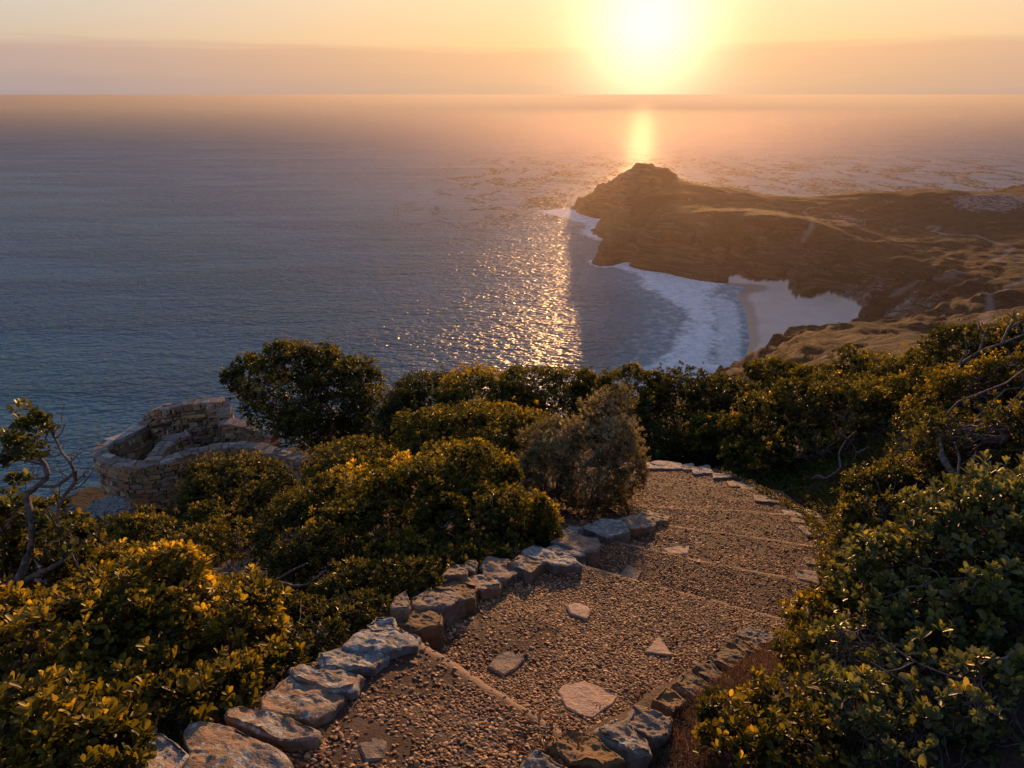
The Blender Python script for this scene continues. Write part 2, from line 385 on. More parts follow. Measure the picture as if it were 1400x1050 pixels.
def mat_land():
    m, nt = newmat('headland_rock'); n = N(nt); p = n.pos()
    N1 = n('ShaderNodeSeparateXYZ', {0: n('ShaderNodeNewGeometry').outputs['Normal']}).outputs[2]
    ps = n.pos((.012, .012, .22)); strata = n.noise(ps, 2.2, 6, .65, .4)
    rock = n.ramp(strata, [(.36, (.014, .009, .0075)), (.5, (.058, .038, .028)), (.64, (.15, .105, .08))])
    f = n.noise(p, .035, 8, .68); f2 = n.noise(p, .16, 6, .7); f3 = n.noise(p, .011, 6, .6)
    veg = n.ramp(f2, [(.38, (.008, .0068, .0035)), (.5, (.020, .014, .008)), (.62, (.044, .030, .018))])
    sp = n.mrange(n.noise(p, .55, 4, .75), .47, .56); veg = n.mix(n.math('MULTIPLY', sp, .8), veg, (.006, .0075, .0035))
    veg = n.mix(n.mrange(f3, .45, .6), veg, n.mix(1.0, veg, (1.5, 1.1, .8), 'MULTIPLY'))
    scar = n.mix(n.noise(p, .3, 4, .7), (.13, .095, .075), (.28, .22, .19))
    c = n.mix(n.math('MULTIPLY', n.mrange(f, .58, .68), .55), veg, scar)
    c = n.mix(n.mrange(N1, .88, .72), c, rock)
    b0 = n.attr('bare'); c = n.mix(n.mrange(n.math('ADD', b0, n.math('MULTIPLY', n.math('SUBTRACT', f2, .5), 2.4)), .45, 1.0), c, (.30, .245, .24))
    c = n.mix(n.attr('track'), c, (.34, .28, .25))
    s0 = n.attr('sand'); c = n.mix(n.mrange(n.math('ADD', s0, n.math('MULTIPLY', n.math('SUBTRACT', f2, .5), .5)), .35, .65), c, n.mix(n.noise(p, .05, 3), (.62, .48, .40), (.88, .70, .60)))
    wet = n('ShaderNodeSeparateXYZ', {0: p}).outputs[2]
    wetm = n.mrange(n.math('ADD', wet, n.math('MULTIPLY', f2, .5)), 1.15, .65)
    c = n.mix(n.math('MULTIPLY', wetm, .8), c, n.mix(1.0, c, (.42, .38, .38), 'MULTIPLY'))
    rg = n.mrange(wetm, 0, 1, .92, .35, 'LINEAR')
    bmp = n('ShaderNodeBump', {'Height': n.math('ADD', f2, n.math('MULTIPLY', strata, .5)), 'Distance': n.mrange(s0, .2, .8, 4.0, .2), 'Strength': .8})
    n.out(n('ShaderNodeBsdfPrincipled', {'Base Color': c, 'Roughness': rg, 'Specular IOR Level': .25, 'Normal': bmp.outputs[0]}).outputs[0]); return m
tag(mesh_np('headland', V, [grid_faces(len(gx), len(gy))], mat_land(), attrs={'sand': np.maximum(sand, sand2).ravel(), 'bare': bare.ravel(), 'track': trk.ravel()}), 'brown rocky headland with a peak at its tip and a cove beach at its foot', kind='structure')

# ---------------------------------------------------------------- sea
sx = np.concatenate([-np.geomspace(60000, 420, 40), np.arange(-400, 800, 5.0), np.geomspace(820, 60000, 40)])
sy = np.concatenate([np.array([-400, -100, 60, 150, 250, 350.]), np.arange(400, 1450, 5.0), np.geomspace(1470, 62000, 50)])
SX, SY = np.meshgrid(sx, sy, indexing='ij')
def zp(l): return [Pz(a, b, 0)[:2] for a, b in l]
def crop(l, ox, oy, s): return [(ox+a/s, oy+b/s) for a, b in l]
FO1 = zp(crop([(130,25),(250,60),(330,130),(400,180),(480,225),(510,265),(500,320),(440,390),(400,430),(340,475),(300,560),(560,560),(600,480),(600,370),(610,290),(590,225),(565,150),(545,90),(560,40),(400,10)], 780, 350, 3.04))
FO2 = zp(crop([(560,165),(690,185),(712,260),(712,380),(735,470),(720,560),(560,560),(595,380),(600,260)], 780, 350, 3.04))
FO3 = zp([(735,288),(785,284),(840,290),(850,332),(815,330),(790,318),(795,305),(770,298)])
SHA = zp(crop([(400,10),(700,60),(760,180),(800,260),(800,420),(740,520),(700,600),(300,600),(380,430),(420,330),(430,200),(300,80)], 780, 350, 3.04))
def sdn(p, k, sc_=1.0):
    return sdpoly(SX, SY, p)*sc_+k*fbm(np.stack([SX/40, SY/40, SX*0+k], -1), 3)
f1 = sstep(-34, 18, sdn(FO1, 12)); f2_ = sstep(-8, 10, sdn(FO2, 5)); f3_ = sstep(-20, 14, sdn(FO3, 12)); sh = sstep(-70, 20, sdn(SHA, 8))
SZ = land(np.clip(SX, -300, 1480), np.clip(SY, 70, 1750)); near = (SX > 60) & (SX < 1400) & (SY < 1440)
shore = np.where(near, sstep(-9, -1, SZ), 0)*np.where(SY < 420, .3, 1)
foam = np.clip(f1+f3_*.8+shore*.55*(1-f2_*.6), 0, 1)
SV = np.stack([SX, SY, SX*0], -1).reshape(-1, 3)
def mat_sea():
    m, nt = newmat('sea_water'); n = N(nt); p = n.pos()
    sw = n.pos((1, 2.0, 1), (0, 0, R(-24)))
    sw2 = n.pos((1, 1.7, 1), (0, 0, R(-40)))
    a = n.noise(sw, .035, 2, .4, .4); b = n.noise(sw, .085, 1.5, .4, .5); c_ = n.noise(sw2, .17, 1.6, .45, .6); d = n.noise(p, .006, 4, .6)
    h = n.math('ADD', n.math('MULTIPLY', a, 6.0), n.math('ADD', n.math('MULTIPLY', b, 4.0), n.math('MULTIPLY', c_, 4.2)))
    h = n.math('MULTIPLY', h, n.mrange(n.noise(n.pos((.35, 1.6, 1), (0, 0, R(-8))), .006, 4, .6), .35, .65, .65, 1.3))
    kelp = n.noise(n.pos((1, .55, 1), (0, 0, R(12))), .012, 5, .7, .8)
    yy = n('ShaderNodeSeparateXYZ', {0: p}); xw, yw = yy.outputs[0], yy.outputs[1]
    band = n.math('MULTIPLY', n.mrange(yw, 900, 1500), n.mrange(yw, 3000, 2000))
    band = n.math('MULTIPLY', band, n.mrange(xw, -330, 0))
    km = n.math('MULTIPLY', n.math('MULTIPLY', n.mrange(kelp, .48, .56), n.mrange(n.noise(p, .09, 4, .7), .44, .52)), band)
    ff = n.attr('foam'); lace = n.attr('lace'); sh_ = n.attr('shallow')
    fn = n.noise(p, .11, 7, .72, .5); fv = n('ShaderNodeTexVoronoi', {'Vector': n.mix(.04, n.pos(), n('ShaderNodeTexNoise', {'Vector': p, 'Scale': .1}).outputs['Color']), 'Scale': .14}, feature='DISTANCE_TO_EDGE').outputs['Distance']
    f1 = n.mrange(n.math('ADD', ff, n.math('MULTIPLY', n.math('SUBTRACT', fn, .5), 1.2)), .42, .88)
    web = n.mrange(fv, .22, .05)
    f2 = n.math('MULTIPLY', n.mrange(n.math('ADD', lace, n.math('MULTIPLY', n.math('SUBTRACT', fn, .5), 1.2)), .2, .9), n.math('ADD', .62, n.math('MULTIPLY', web, .2)))
    f3 = n.math('MULTIPLY', n.math('MULTIPLY', sh_, n.mrange(fn, .44, .66)), .55)
    fm = n.math('MAXIMUM', n.math('MAXIMUM', f1, f2), f3)
    deep = n.mix(sh_, (.008, .045, .09), (.05, .09, .09))
    deep = n.mix(n.mrange(d, .35, .65), deep, n.mix(1.0, deep, (.7, .8, .85), 'MULTIPLY'))
    deep = n.mix(km, deep, (.02, .012, .008))
    bmp = n('ShaderNodeBump', {'Height': n.math('ADD', h, n.math('MULTIPLY', fm, .5)), 'Distance': 2.4, 'Strength': n.mrange(sh_, 0, 1, 1.0, .2)})
    bm3 = n('ShaderNodeBump', {'Height': h, 'Distance': 1.0, 'Strength': .8})
    bm2 = n('ShaderNodeBump', {'Height': n.math('ADD', h, n.math('MULTIPLY', fm, .5)), 'Distance': 1.6, 'Strength': .6})
    wt = n('ShaderNodeBsdfPrincipled', {'Base Color': deep, 'Roughness': n.mrange(km, 0, 1, .36, .6), 'IOR': 1.33, 'Normal': bm2.outputs[0]})
    fb = n('ShaderNodeBump', {'Height': n.math('ADD', fn, n.math('MULTIPLY', b, 2.0)), 'Distance': 1.5, 'Strength': .8})
    fo = n('ShaderNodeBsdfPrincipled', {'Base Color': n.mix(n.mrange(fn, .3, .7), (.58, .70, .78), (.95, .98, 1.0)), 'Roughness': .9, 'Normal': fb.outputs[0]})
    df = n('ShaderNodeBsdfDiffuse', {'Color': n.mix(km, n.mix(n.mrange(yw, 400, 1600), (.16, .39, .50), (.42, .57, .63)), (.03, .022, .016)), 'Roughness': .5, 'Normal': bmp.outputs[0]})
    gl = n('ShaderNodeBsdfGlossy', {'Color': (1, .82, .52, 1), 'Roughness': .12, 'Normal': bm3.outputs[0]})
    wt = n('ShaderNodeMixShader', {0: n.math('MULTIPLY', n.mrange(yw, 700, 1800, .045, .005), n.mrange(km, 0, 1, 1, 0)), 1: wt, 2: gl})
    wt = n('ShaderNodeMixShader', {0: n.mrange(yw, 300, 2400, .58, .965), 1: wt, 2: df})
    n.out(n('ShaderNodeMixShader', {0: fm, 1: wt, 2: fo}).outputs[0]); return m
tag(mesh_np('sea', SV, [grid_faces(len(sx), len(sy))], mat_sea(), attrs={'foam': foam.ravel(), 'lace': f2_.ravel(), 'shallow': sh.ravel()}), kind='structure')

# ---------------------------------------------------------------- local hillside
LINES = [((470, 1040), (640, 1250), None), ((535, 872), (800, 1040), .19), ((700, 757), (1110, 866), .15), ((830, 744), (1140, 812), .11), ((862, 716), (1150, 758), .10), ((862, 694), (1122, 709), .07), ((850, 662), (1068, 673), .05), ((840, 634), (985, 643), .04)]
Ln = []
for a, b, r_ in LINES:
    Ln.append((Pb(*a)[:2], Pb(*b)[:2], r_ or 0))
l1a, l1b = Ln[1][0], Ln[1][1]
dirn = np.array([-(l1b-l1a)[1], (l1b-l1a)[0]]); dirn /= np.linalg.norm(dirn)
if dirn[1] < 0: dirn = -dirn
Ln[0] = (Pb(150, 1062)[:2], Pb(560, 1400)[:2], 0)
PATHPOLY = np.array([l[0] for l in Ln]+[l[1] for l in Ln[::-1]])
lc = [(-1.6,1.6,-2.05),(-1.9,2.6,-2.9),(-2.6,2.2,-3.0),(-3.2,3.6,-4.0),(-1.5,4.2,-3.6),(-3,6,-5.3),(-6,5,-7),(-6,10,-8.4),(-2,8,-5.6),(-1,10,-6.5),(0,12,-7.2),(3,12,-6.7),(6,12,-5.6),(0,16,-10),(5,16,-8.6),(10,15,-6.2),
      (-5.5,15,-10.3),(-6,19,-12.6),(-9,21,-14.6),(-12,21,-15.6),(-6.5,25,-15.2),(-9,27,-15.4),(-3,24,-15),(-15,25,-19),(-16,20,-20),(-15,14,-18),(-12,14,-14),(-10,10,-12.5),(-12,5,-13),(0,24,-16),(6,24,-14),(14,24,-12),(20,16,-5),(-8,35,-26),(5,35,-24),(20,35,-20),(-20,30,-30),(-22,20,-28),(-24,10,-26),
      (1.2,1.4,-1.95),(2,1.6,-1.75),(1.9,2.7,-2.35),(3,2.5,-1.7),(3.4,3.6,-2.5),(4,4.6,-2.8),(4,6,-3.55),(5,4.5,-2.3),(6.5,6,-2.5),(5,8,-3.9),(8,8,-2.8),(10,11,-3.6),(7,3,-.6),(5,1,-.4),(10,6,-.8),(-1.2,0,-1.2),(-3,0,-2.2),(2,-1,-1.0),(-6,0,-6),(0,-3,-.4),(14,4,0),(3,9.5,-5.2)]
lc = [(x, y, z+H) for x, y, z in lc]
for l in Ln:
    for t in (0, .5, 1):
        q_ = l[0]*(1-t)+l[1]*t; lc.append((q_[0], q_[1], base_z(*q_)-.05))
for a, b in [(900,620),(960,628)]:
    q_ = Pb(a, b, -.15); lc.append(tuple(q_))
loc = TPS(lc, 1e-6)
KERB_L = np.array([Pb(a, b)[:2] for a, b in [(150,1075),(230,1045),(330,1010),(410,965),(450,928),(485,900),(525,872),(570,845),(600,825),(640,803),(690,780),(740,764),(790,748),(830,725),(865,716),(890,712)]])
KERB_R = np.array([Pb(a, b)[:2] for a, b in [(745,1065),(800,1035),(880,990),(950,940),(1000,905),(1030,880)]])
KERB_F = np.array([Pb(a, b)[:2] for a, b in [(885,640),(930,642),(970,645),(1010,662),(1050,682),(1095,708),(1110,728),(1125,750),(1110,770),(1100,790),(1100,830)]])
def ground(x, y, rough=True):
    x = np.asarray(x, float); y = np.asarray(y, float)
    g = loc(x, y)
    far = sstep(.1, .8, -sdpoly(x, y, PATHPOLY))
    if rough:
        g = g+far*(.16*fbm(np.stack([x*1.1, y*1.1, x*0], -1), 4)+.35*fbm(np.stack([x*.25, y*.25, x*0+4], -1), 3)*sstep(8, 20, np.hypot(x, y)))
    ins = sstep(-.05, .06, sdpoly(x, y, PATHPOLY))
    g = g*(1-ins)+(base_z(x, y)-.22)*ins
    for kl, hh, ww in ((KERB_L, .02, .13), (KERB_R, .03, .11), (KERB_F, .0, .12)):
        dk = segdist(x, y, kl); bed = base_z(x, y)+hh+(.03*fbm(np.stack([x*9, y*9, x*0], -1), 3) if rough else 0)
        g = np.where(dk < ww*1.6, np.maximum(g, bed-sstep(ww*.7, ww*1.6, dk)*.25), g)
    return g
hx = np.concatenate([np.arange(-45, -6, .6), np.arange(-6, 8, .07), np.arange(8, 45, .6)]); hy = np.concatenate([np.arange(-4, .5, .4), np.arange(.5, 11, .07), np.arange(11, 75, .5)])
HX, HY = np.meshgrid(hx, hy, indexing='ij'); HZ = ground(HX, HY)
lz = 0
HZ = HZ-sstep(30, 70, HY)*25-sstep(15, 45, -HX)*40
tag(mesh_np('hillside', np.stack([HX, HY, HZ], -1).reshape(-1, 3), [grid_faces(len(hx), len(hy))], SOIL), kind='structure')

# ---------------------------------------------------------------- stair path
def tread_z(k, u, x, y):      # tread k between line k and k+1
    h0 = Ln[k][2]; h1 = Ln[k+1][2]
    return base_z(x, y)-h0/2*(1-u)+h1/2*u
PV = []; PF = []; off = 0; peb_pts = []; LIP = []
for k in range(len(Ln)-1):
    A0, B0, _ = Ln[k]; A1, B1, _ = Ln[k+1]
    L = np.linalg.norm((A1+B1-A0-B0)/2); W = np.linalg.norm(B1-A1)
    nu, nvv = max(6, int(L/.02)), max(6, int(W/.02))
    U, W_ = np.meshgrid(np.linspace(0, 1, nu), np.linspace(0, 1, nvv), indexing='ij')
    pt = (A0*(1-W_[..., None])+B0*W_[..., None])*(1-U[..., None])+(A1*(1-W_[..., None])+B1*W_[..., None])*U[..., None]
    x, y = pt[..., 0], pt[..., 1]
    und = .022*fbm(np.stack([x*2.2, y*2.2, x*0+k], -1), 3)+.004*fbm(np.stack([x*25, y*25, x*0+k], -1), 2)
    jag = .012*fbm(np.stack([W_*14, W_*0+k*3, W_*0], -1), 3)
    e = sstep(.9, 1, U)-(sstep(.1, 0, U))
    d2 = (A1+B1-A0-B0); d2 = d2/np.linalg.norm(d2)
    zz = tread_z(k, U, x, y)+und-(U > .999)*.012
    x = x+jag*e*d2[0]; y = y+jag*e*d2[1]
    PV.append(np.stack([x, y, zz], -1).reshape(-1, 3)); PF.append(grid_faces(nu, nvv)+off); off += nu*nvv
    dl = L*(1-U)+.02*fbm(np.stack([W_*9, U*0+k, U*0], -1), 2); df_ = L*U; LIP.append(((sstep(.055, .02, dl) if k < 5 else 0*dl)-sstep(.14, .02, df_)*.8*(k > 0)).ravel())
    # riser under the lower edge of this tread
    if k < len(Ln)-1:
        last = PV[-1].reshape(nu, nvv, 3)[-1]
        rows = [last+np.array([d2[0]*o, d2[1]*o, -q_]) for o, q_ in ((.006, .012), (.012, .05), (.014, .14), (.02, .30))]
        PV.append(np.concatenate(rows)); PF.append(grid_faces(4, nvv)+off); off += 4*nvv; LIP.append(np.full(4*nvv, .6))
    # pebbles of the exposed aggregate
    area = L*np.linalg.norm((B0-A0+B1-A1)/2); cdm = np.mean([np.linalg.norm(np.r_[(A0+B1)/2, base_z(*((A0+B1)/2))]-CAM)])
    size = .0088 if k < 3 else .0105
    cell = size*1.5
    nn = int(area/cell**2)
    # jittered grid so that the stones lie close packed
    ni = max(1, int(L/cell)); nj = max(1, int(W/cell))
    ii, jj = np.meshgrid(np.arange(ni), np.arange(nj), indexing='ij')
    uu = (ii+.5+rng.uniform(-.42, .42, ii.shape))/ni; ww = (jj+(ii % 2)*.5+rng.uniform(-.42, .42, ii.shape))/nj
    uu, ww = uu.ravel(), ww.ravel(); ok = (uu < .995) & (ww < 1); uu, ww = uu[ok], ww[ok]
    pp = (A0*(1-ww[:, None])+B0*ww[:, None])*(1-uu[:, None])+(A1*(1-ww[:, None])+B1*ww[:, None])*uu[:, None]
    x, y = pp[:, 0], pp[:, 1]
    drop = (L*(1-uu) < .045) & (rng.random(len(uu)) < .8) & (k < 5); x, y, uu = x[~drop], y[~drop], uu[~drop]
    zz = tread_z(k, uu, x, y)+.022*fbm(np.stack([x*2.2, y*2.2, x*0+k], -1), 3)
    if k == 0:
        vis = y > .9; x, y, zz = x[vis], y[vis], zz[vis]
    peb_pts.append(np.stack([x, y, zz, np.full(len(x), size), np.full(len(x), k), (L*uu)[vis] if k == 0 else L*uu], 1))
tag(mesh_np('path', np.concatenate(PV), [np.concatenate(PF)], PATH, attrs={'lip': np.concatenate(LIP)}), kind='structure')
STAIR = [(Ln[k], Ln[k+1]) for k in range(len(Ln)-1)]

# ---------------------------------------------------------------- stones
def path_z(x, y):
    """height of the stair surface below (x,y)"""
    for k in range(len(Ln)-1):
        A0, B0, h0 = Ln[k]; A1, B1, h1 = Ln[k+1]
        def sd(A, B):
            d = B-A; nrm = np.array([-d[1], d[0]])/np.linalg.norm(d); 
            if nrm[1] < 0: nrm = -nrm
            return (np.array([x, y])-A)@nrm
        s0, s1 = sd(A0, B0), sd(A1, B1)
        if (s0 >= 0 or k == 0) and s1 < 0:
            u = np.clip(s0/(s0-s1+1e-9), 0, 1); return float(tread_z(k, u, x, y))
    return base_z(x, y)
def stone_mesh(poly, depth, seed, rough=.012, top_tilt=.0, rnd=.03, nth=96, flat=False):
    """poly: plan+z points of the top outline; a rounded, broken block going down by depth"""
    p = np.asarray(poly, float); c = p.mean(0); q = p-c
    # plane fit for the top
    A = np.c_[q[:, 0], q[:, 1], np.ones(len(q))]; co, *_ = np.linalg.lstsq(A, q[:, 2], rcond=None)
    th = np.linspace(0, 2*math.pi, nth, endpoint=False); rad = np.zeros(nth)
    for i, t in enumerate(th):
        d = np.array([math.cos(t), math.sin(t)]); best = 0
        for j in range(len(q)):
            a, b = q[j, :2], q[(j+1) % len(q), :2]
            M = np.array([d, -(b-a)]).T
            dt = np.linalg.det(M)
            if abs(dt) < 1e-12: continue
            s, v = np.linalg.solve(M, a)
            if s > 0 and -1e-6 <= v <= 1+1e-6: best = max(best, s)
        rad[i] = best if best > 0 else rad[i-1]
    rad = (rad+np.roll(rad, 1)*.5+np.roll(rad, -1)*.5)/2
    prof = [(0.001, 0)]+[(t, 0) for t in np.linspace(.08, .9, 16)]
    m = rad.mean(); rr = min(rnd, m*.3, depth*.5)
    for a in np.linspace(0, math.pi/2, 6): prof.append((1-rr/m*(1-math.sin(a)), -rr*(1-math.cos(a))))
    for t in np.linspace(.12, 1, 14 if not flat else 5): prof.append((1+.05*t, -rr-(depth-rr)*t))
    prof = [pp for i, pp in enumerate(prof)]
    V = []
    for f, dz in prof:
        x = f*rad*np.cos(th); y = f*rad*np.sin(th)
        V.append(np.stack([x, y, co[0]*x+co[1]*y+co[2]+dz], 1))
    V = np.concatenate(V); W = V+c
    s = seed*13.7
    k = np.sqrt(m*m)*0+1
    top = (np.arange(len(V)) < nth*18)
    nrm = V/np.array([1, 1, .6]); nrm /= np.linalg.norm(nrm, axis=1)[:, None]+1e-9
    nrm[top] = np.array([0, 0, 1]); 
    d = fbm(W*11+s, 4)*rough*1.7+fbm(W*45+s, 3)*rough*.6
    rg = 1-2*np.abs(fbm(W*np.array([7, 7, 16])+s+5, 3)); d = d+(rg-.5)*rough*.8
    W = W+nrm*d[:, None]
    if not flat:
        sidej = np.stack([fbm(W*6+s+31, 2), fbm(W*6+s+57, 2), W[:, 0]*0], 1)*rough*1.3; W = W+sidej
    fc = grid_faces(len(prof), nth, True)
    return W, fc[:, ::-1]
def stone(name, px, h, depth, mat, label, cat, group, seed, rough=.012, rnd=.02, on_path=False, flat=False):
    pts = []
    for a, b in px:
        q_ = Pb(a, b, h)
        pts.append(q_)
    pts = np.array(pts)
    if on_path:
        c = pts.mean(0); dz = path_z(c[0], c[1])+h-base_z(c[0], c[1])
        pts = np.array([Pb(a, b, dz) for a, b in px])
        for _ in range(3):
            pts = np.array([Pb(a, b, path_z(pp[0], pp[1])-base_z(pp[0], pp[1])+h) for (a, b), pp in zip(px, pts)])
        pts[:, 2] = pts[:, 2].mean()+(pts[:, 2]-pts[:, 2].mean())*1.0
    V, Fc = stone_mesh(pts, depth, seed, rough, rnd=rnd, flat=flat)
    loc_ = V.mean(0); me = mesh_np(name, V-loc_, [Fc], mat); me.location = Vector(loc_)
    return tag(me, label, cat, group)
LG = 'stones of the left kerb'; RG = 'stones of the right kerb'
left = [
 ([(164,1047),(190,998),(218,997),(264,1027),(244,1052),(200,1080)], ST_GREY, .16, .3, 'smooth plain grey kerb stone in the bottom left corner beside the big orange one'),
 ([(247,1004),(267,987),(290,988),(336,1004),(376,1018),(396,1044),(400,1085),(244,1085),(262,1027)], ST_WARM, .15, .32, 'largest kerb stone, grey with an orange crust, at the bottom edge of the photo'),
 ([(308,967),(330,964),(387,979),(433,995),(432,1004),(390,1010),(311,982)], ST_WARM, .13, .26, 'long brown kerb slab with a square orange end right behind the largest stone'),
 ([(356,953),(396,923),(467,944),(471,956),(430,980),(358,968)], ST_WARM, .13, .26, 'square kerb block with pale lichen and a pink front edge behind the long brown slab'),
 ([(398,916),(410,909),(456,914),(493,924),(481,941),(453,945),(404,925)], ST_GREY, .10, .22, 'low flat grey kerb stone wedged behind the square lichen block'),
 ([(440,889),(478,881),(518,888),(534,898),(510,912),(438,913)], ST_GREY, .10, .22, 'rough kerb stone spotted with white lichen next to the top of the first step'),
 ([(468,883),(492,860),(540,859),(573,870),(569,883),(527,890)], ST_GREY, .12, .26, 'pale lichen covered kerb block at the left end of the first step edge'),
 ([(499,853),(514,841),(538,842),(543,858),(510,860)], ST_GREY, .14, .2, 'small pale stone sitting behind the block at the first step edge'),
 ([(537,840),(574,829),(603,837),(600,853),(571,860),(542,858)], ST_DARK, .11, .25, 'dark brown kerb stone just beyond the first step edge'),
 ([(532,834),(537,816),(554,809),(562,820),(558,834)], ST_DULL, .18, .2, 'small upright grey stone at the back of the kerb against the dark bush'),
 ([(562,822),(584,802),(621,805),(633,818),(608,829),(571,831)], ST_DULL, .12, .25, 'broad wedge shaped kerb stone with a pale corner beyond the upright stone'),
 ([(594,801),(621,792),(653,800),(650,817),(628,819)], ST_DARK, .10, .25, 'dark squat kerb stone next beyond the broad wedge'),
 ([(624,792),(661,785),(690,791),(683,801),(661,806)], ST_WARM, .09, .22, 'brown kerb stone with small yellow spots halfway along the second tread'),
 ([(604,786),(614,772),(634,770),(640,784)], ST_DULL, .14, .18, 'rounded stone tucked at the back of the kerb under the long green bush'),
 ([(634,778),(641,766),(654,767),(652,780)], ST_DULL, .13, .16, 'smallest cube shaped stone at the back of the kerb'),
 ([(655,771),(668,760),(695,765),(717,780),(688,792),(661,785)], ST_DULL, .09, .2, 'flat mottled kerb stone before the second step edge'),
 ([(695,767),(715,755),(749,767),(727,784)], ST_WARM, .07, .2, 'low brown kerb stone touching the left end of the second step edge'),
 ([(712,751),(728,745),(782,762),(792,772),(762,773),(718,758)], ST_GREY, .11, .2, 'long blue grey kerb slab lying aslant at the second step edge'),
 ([(745,750),(762,742),(797,750),(799,759),(772,761)], ST_GREY, .13, .2, 'flat oval topped stone stacked behind the blue grey slab'),
 ([(752,740),(782,728),(818,737),(818,753),(796,754)], ST_DULL, .14, .24, 'olive grey kerb boulder beside the third tread'),
 ([(762,727),(779,718),(801,720),(784,732)], ST_GREY, .15, .2, 'small pale stone behind the olive grey boulder'),
 ([(796,721),(822,708),(855,713),(861,725),(832,734)], ST_GREY, .14, .28, 'pale grey flat topped kerb block under the silvery bush'),
 ([(839,711),(863,706),(898,711),(895,719),(863,722)], ST_WARM, .12, .24, 'thin flat brown slab next to the last block of the left kerb'),
 ([(869,704),(883,698),(913,703),(913,711),(879,714)], ST_WARM, .13, .26, 'orange lit square stone that ends the left kerb')]
for i, (px, m_, h, dp, lb) in enumerate(left):
    px = (np.array(px)-np.mean(px, 0))*1.05+np.mean(px, 0); c_ = Pb(*np.mean(px, 0), h); up_ = path_z(c_[0], c_[1])-base_z(c_[0], c_[1])
    stone('kerb_stone', px, max(h*.85-.02, up_+.05), dp+.1, m_, lb, 'kerb stone', LG, i+1, .013, .012)
right = [
 ([(1007,861),(1023,853),(1054,866),(1063,877),(1046,882),(1009,869)], 'brown slab on the right kerb, the farthest of the stones set on edge'),
 ([(1005,871),(1014,866),(1052,888),(1043,893)], 'thinnest stone of the right kerb, a dark sliver set on edge'),
 ([(993,878),(1006,873),(1041,894),(1038,907),(1020,901)], 'narrow dark slab on the right kerb just nearer than the thin sliver'),
 ([(968,894),(985,883),(1009,886),(1022,901),(1010,915),(974,903)], 'mossy rounded block of the right kerb with yellow green patches'),
 ([(948,908),(969,898),(996,925),(981,935),(957,923)], 'very dark slanting stone of the right kerb with a white speck'),
 ([(919,931),(937,916),(982,941),(976,955),(943,949)], 'long brown grained slab of the right kerb pointing into the dry grass'),
 ([(889,954),(914,935),(942,956),(918,972)], 'brown diamond shaped stone of the right kerb level with the big pale paving slab'),
 ([(845,985),(871,960),(925,981),(913,1003),(889,1012)], 'broad grey brown kerb slab with a cracked dark back edge below the pale paving slab'),
 ([(812,1002),(837,983),(888,1013),(888,1032),(860,1032)], 'rough ochre kerb stone between the broad slab and the pitted boulder'),
 ([(745,1017),(774,995),(814,1006),(857,1037),(828,1050),(771,1043)], 'pitted dark boulder at the right end of the first step edge'),
 ([(704,1046),(726,1029),(751,1035),(785,1052),(771,1075),(708,1075)], 'ochre stone cut off by the bottom edge of the photo')]
for i, (px, lb) in enumerate(right):
    stone('kerb_stone', px, .105, .45, ST_DARK if i not in (0, 7, 8, 10) else ST_WARM if i in (8, 10) else ST_DULL, lb, 'kerb stone', RG, 40+i, .014, .022)
G3 = 'flat stones edging the far right side of the path'
far = [
 ([(1077,826),(1096,810),(1123,828),(1123,845),(1079,834)], 'largest flat brown edging slab, half under the near right bush'),
 ([(1088,780),(1114,778),(1120,797),(1092,791)], 'pinkish flat edging stone level with the third step edge'),
 ([(1099,755),(1121,756),(1127,772),(1103,769)], 'small flat edging stone behind the red stemmed twigs'),
 ([(1118,743),(1161,749),(1166,762),(1121,755)], 'thin wide edging slab farthest out to the right'),
 ([(1094,719),(1121,722),(1127,733),(1103,730)], 'pale pink edging stone just beyond the fourth step edge'),
 ([(1078,705),(1115,707),(1112,715),(1085,713)], 'dark fronted edging stone directly under the pale flat one'),
 ([(1071,697),(1111,697),(1119,705),(1078,704)], 'pale flat edging stone at the corner of the ground cover'),
 ([(1031,676),(1061,678),(1065,687),(1035,684)], 'grey edging stone beside the middle of the ground cover'),
 ([(1013,665),(1039,664),(1044,672),(1020,672)], 'small blue grey edging stone before the farthest pair'),
 ([(995,658),(1029,658),(1033,665),(999,664)], 'low dark edging stone where the far kerb meets the right edging')]
for i, (px, lb) in enumerate(far):
    px = (np.array(px)-np.mean(px, 0))*1.12+np.mean(px, 0); stone('edging_stone', px, .025, .2, ST_DULL if i % 3 else ST_WARM, lb, 'edging stone', G3, 60+i, .008, .015)
G4 = 'stones across the far end of the path'
for i, (px, lb) in enumerate([
 ([(879,634),(900,629),(930,633),(930,640),(882,640)], 'long grey kerb stone across the far end of the path behind the silvery bush'),
 ([(931,636),(947,633),(951,641),(935,642)], 'small pink kerb stone at the far end between two pale ones'),
 ([(946,640),(968,635),(975,646),(950,647)], 'whitest kerb stone at the far end of the path'),
 ([(974,647),(1000,646),(1001,652),(977,653)], 'thin low kerb stone to the right of the whitest far one')]):
    px = (np.array(px)-np.mean(px, 0))*1.1+np.mean(px, 0); stone('kerb_stone', px, .04, .3, ST_GREY, lb, 'kerb stone', G4, 80+i, .010, .015)
G5 = 'flat stones set into the pebble path'
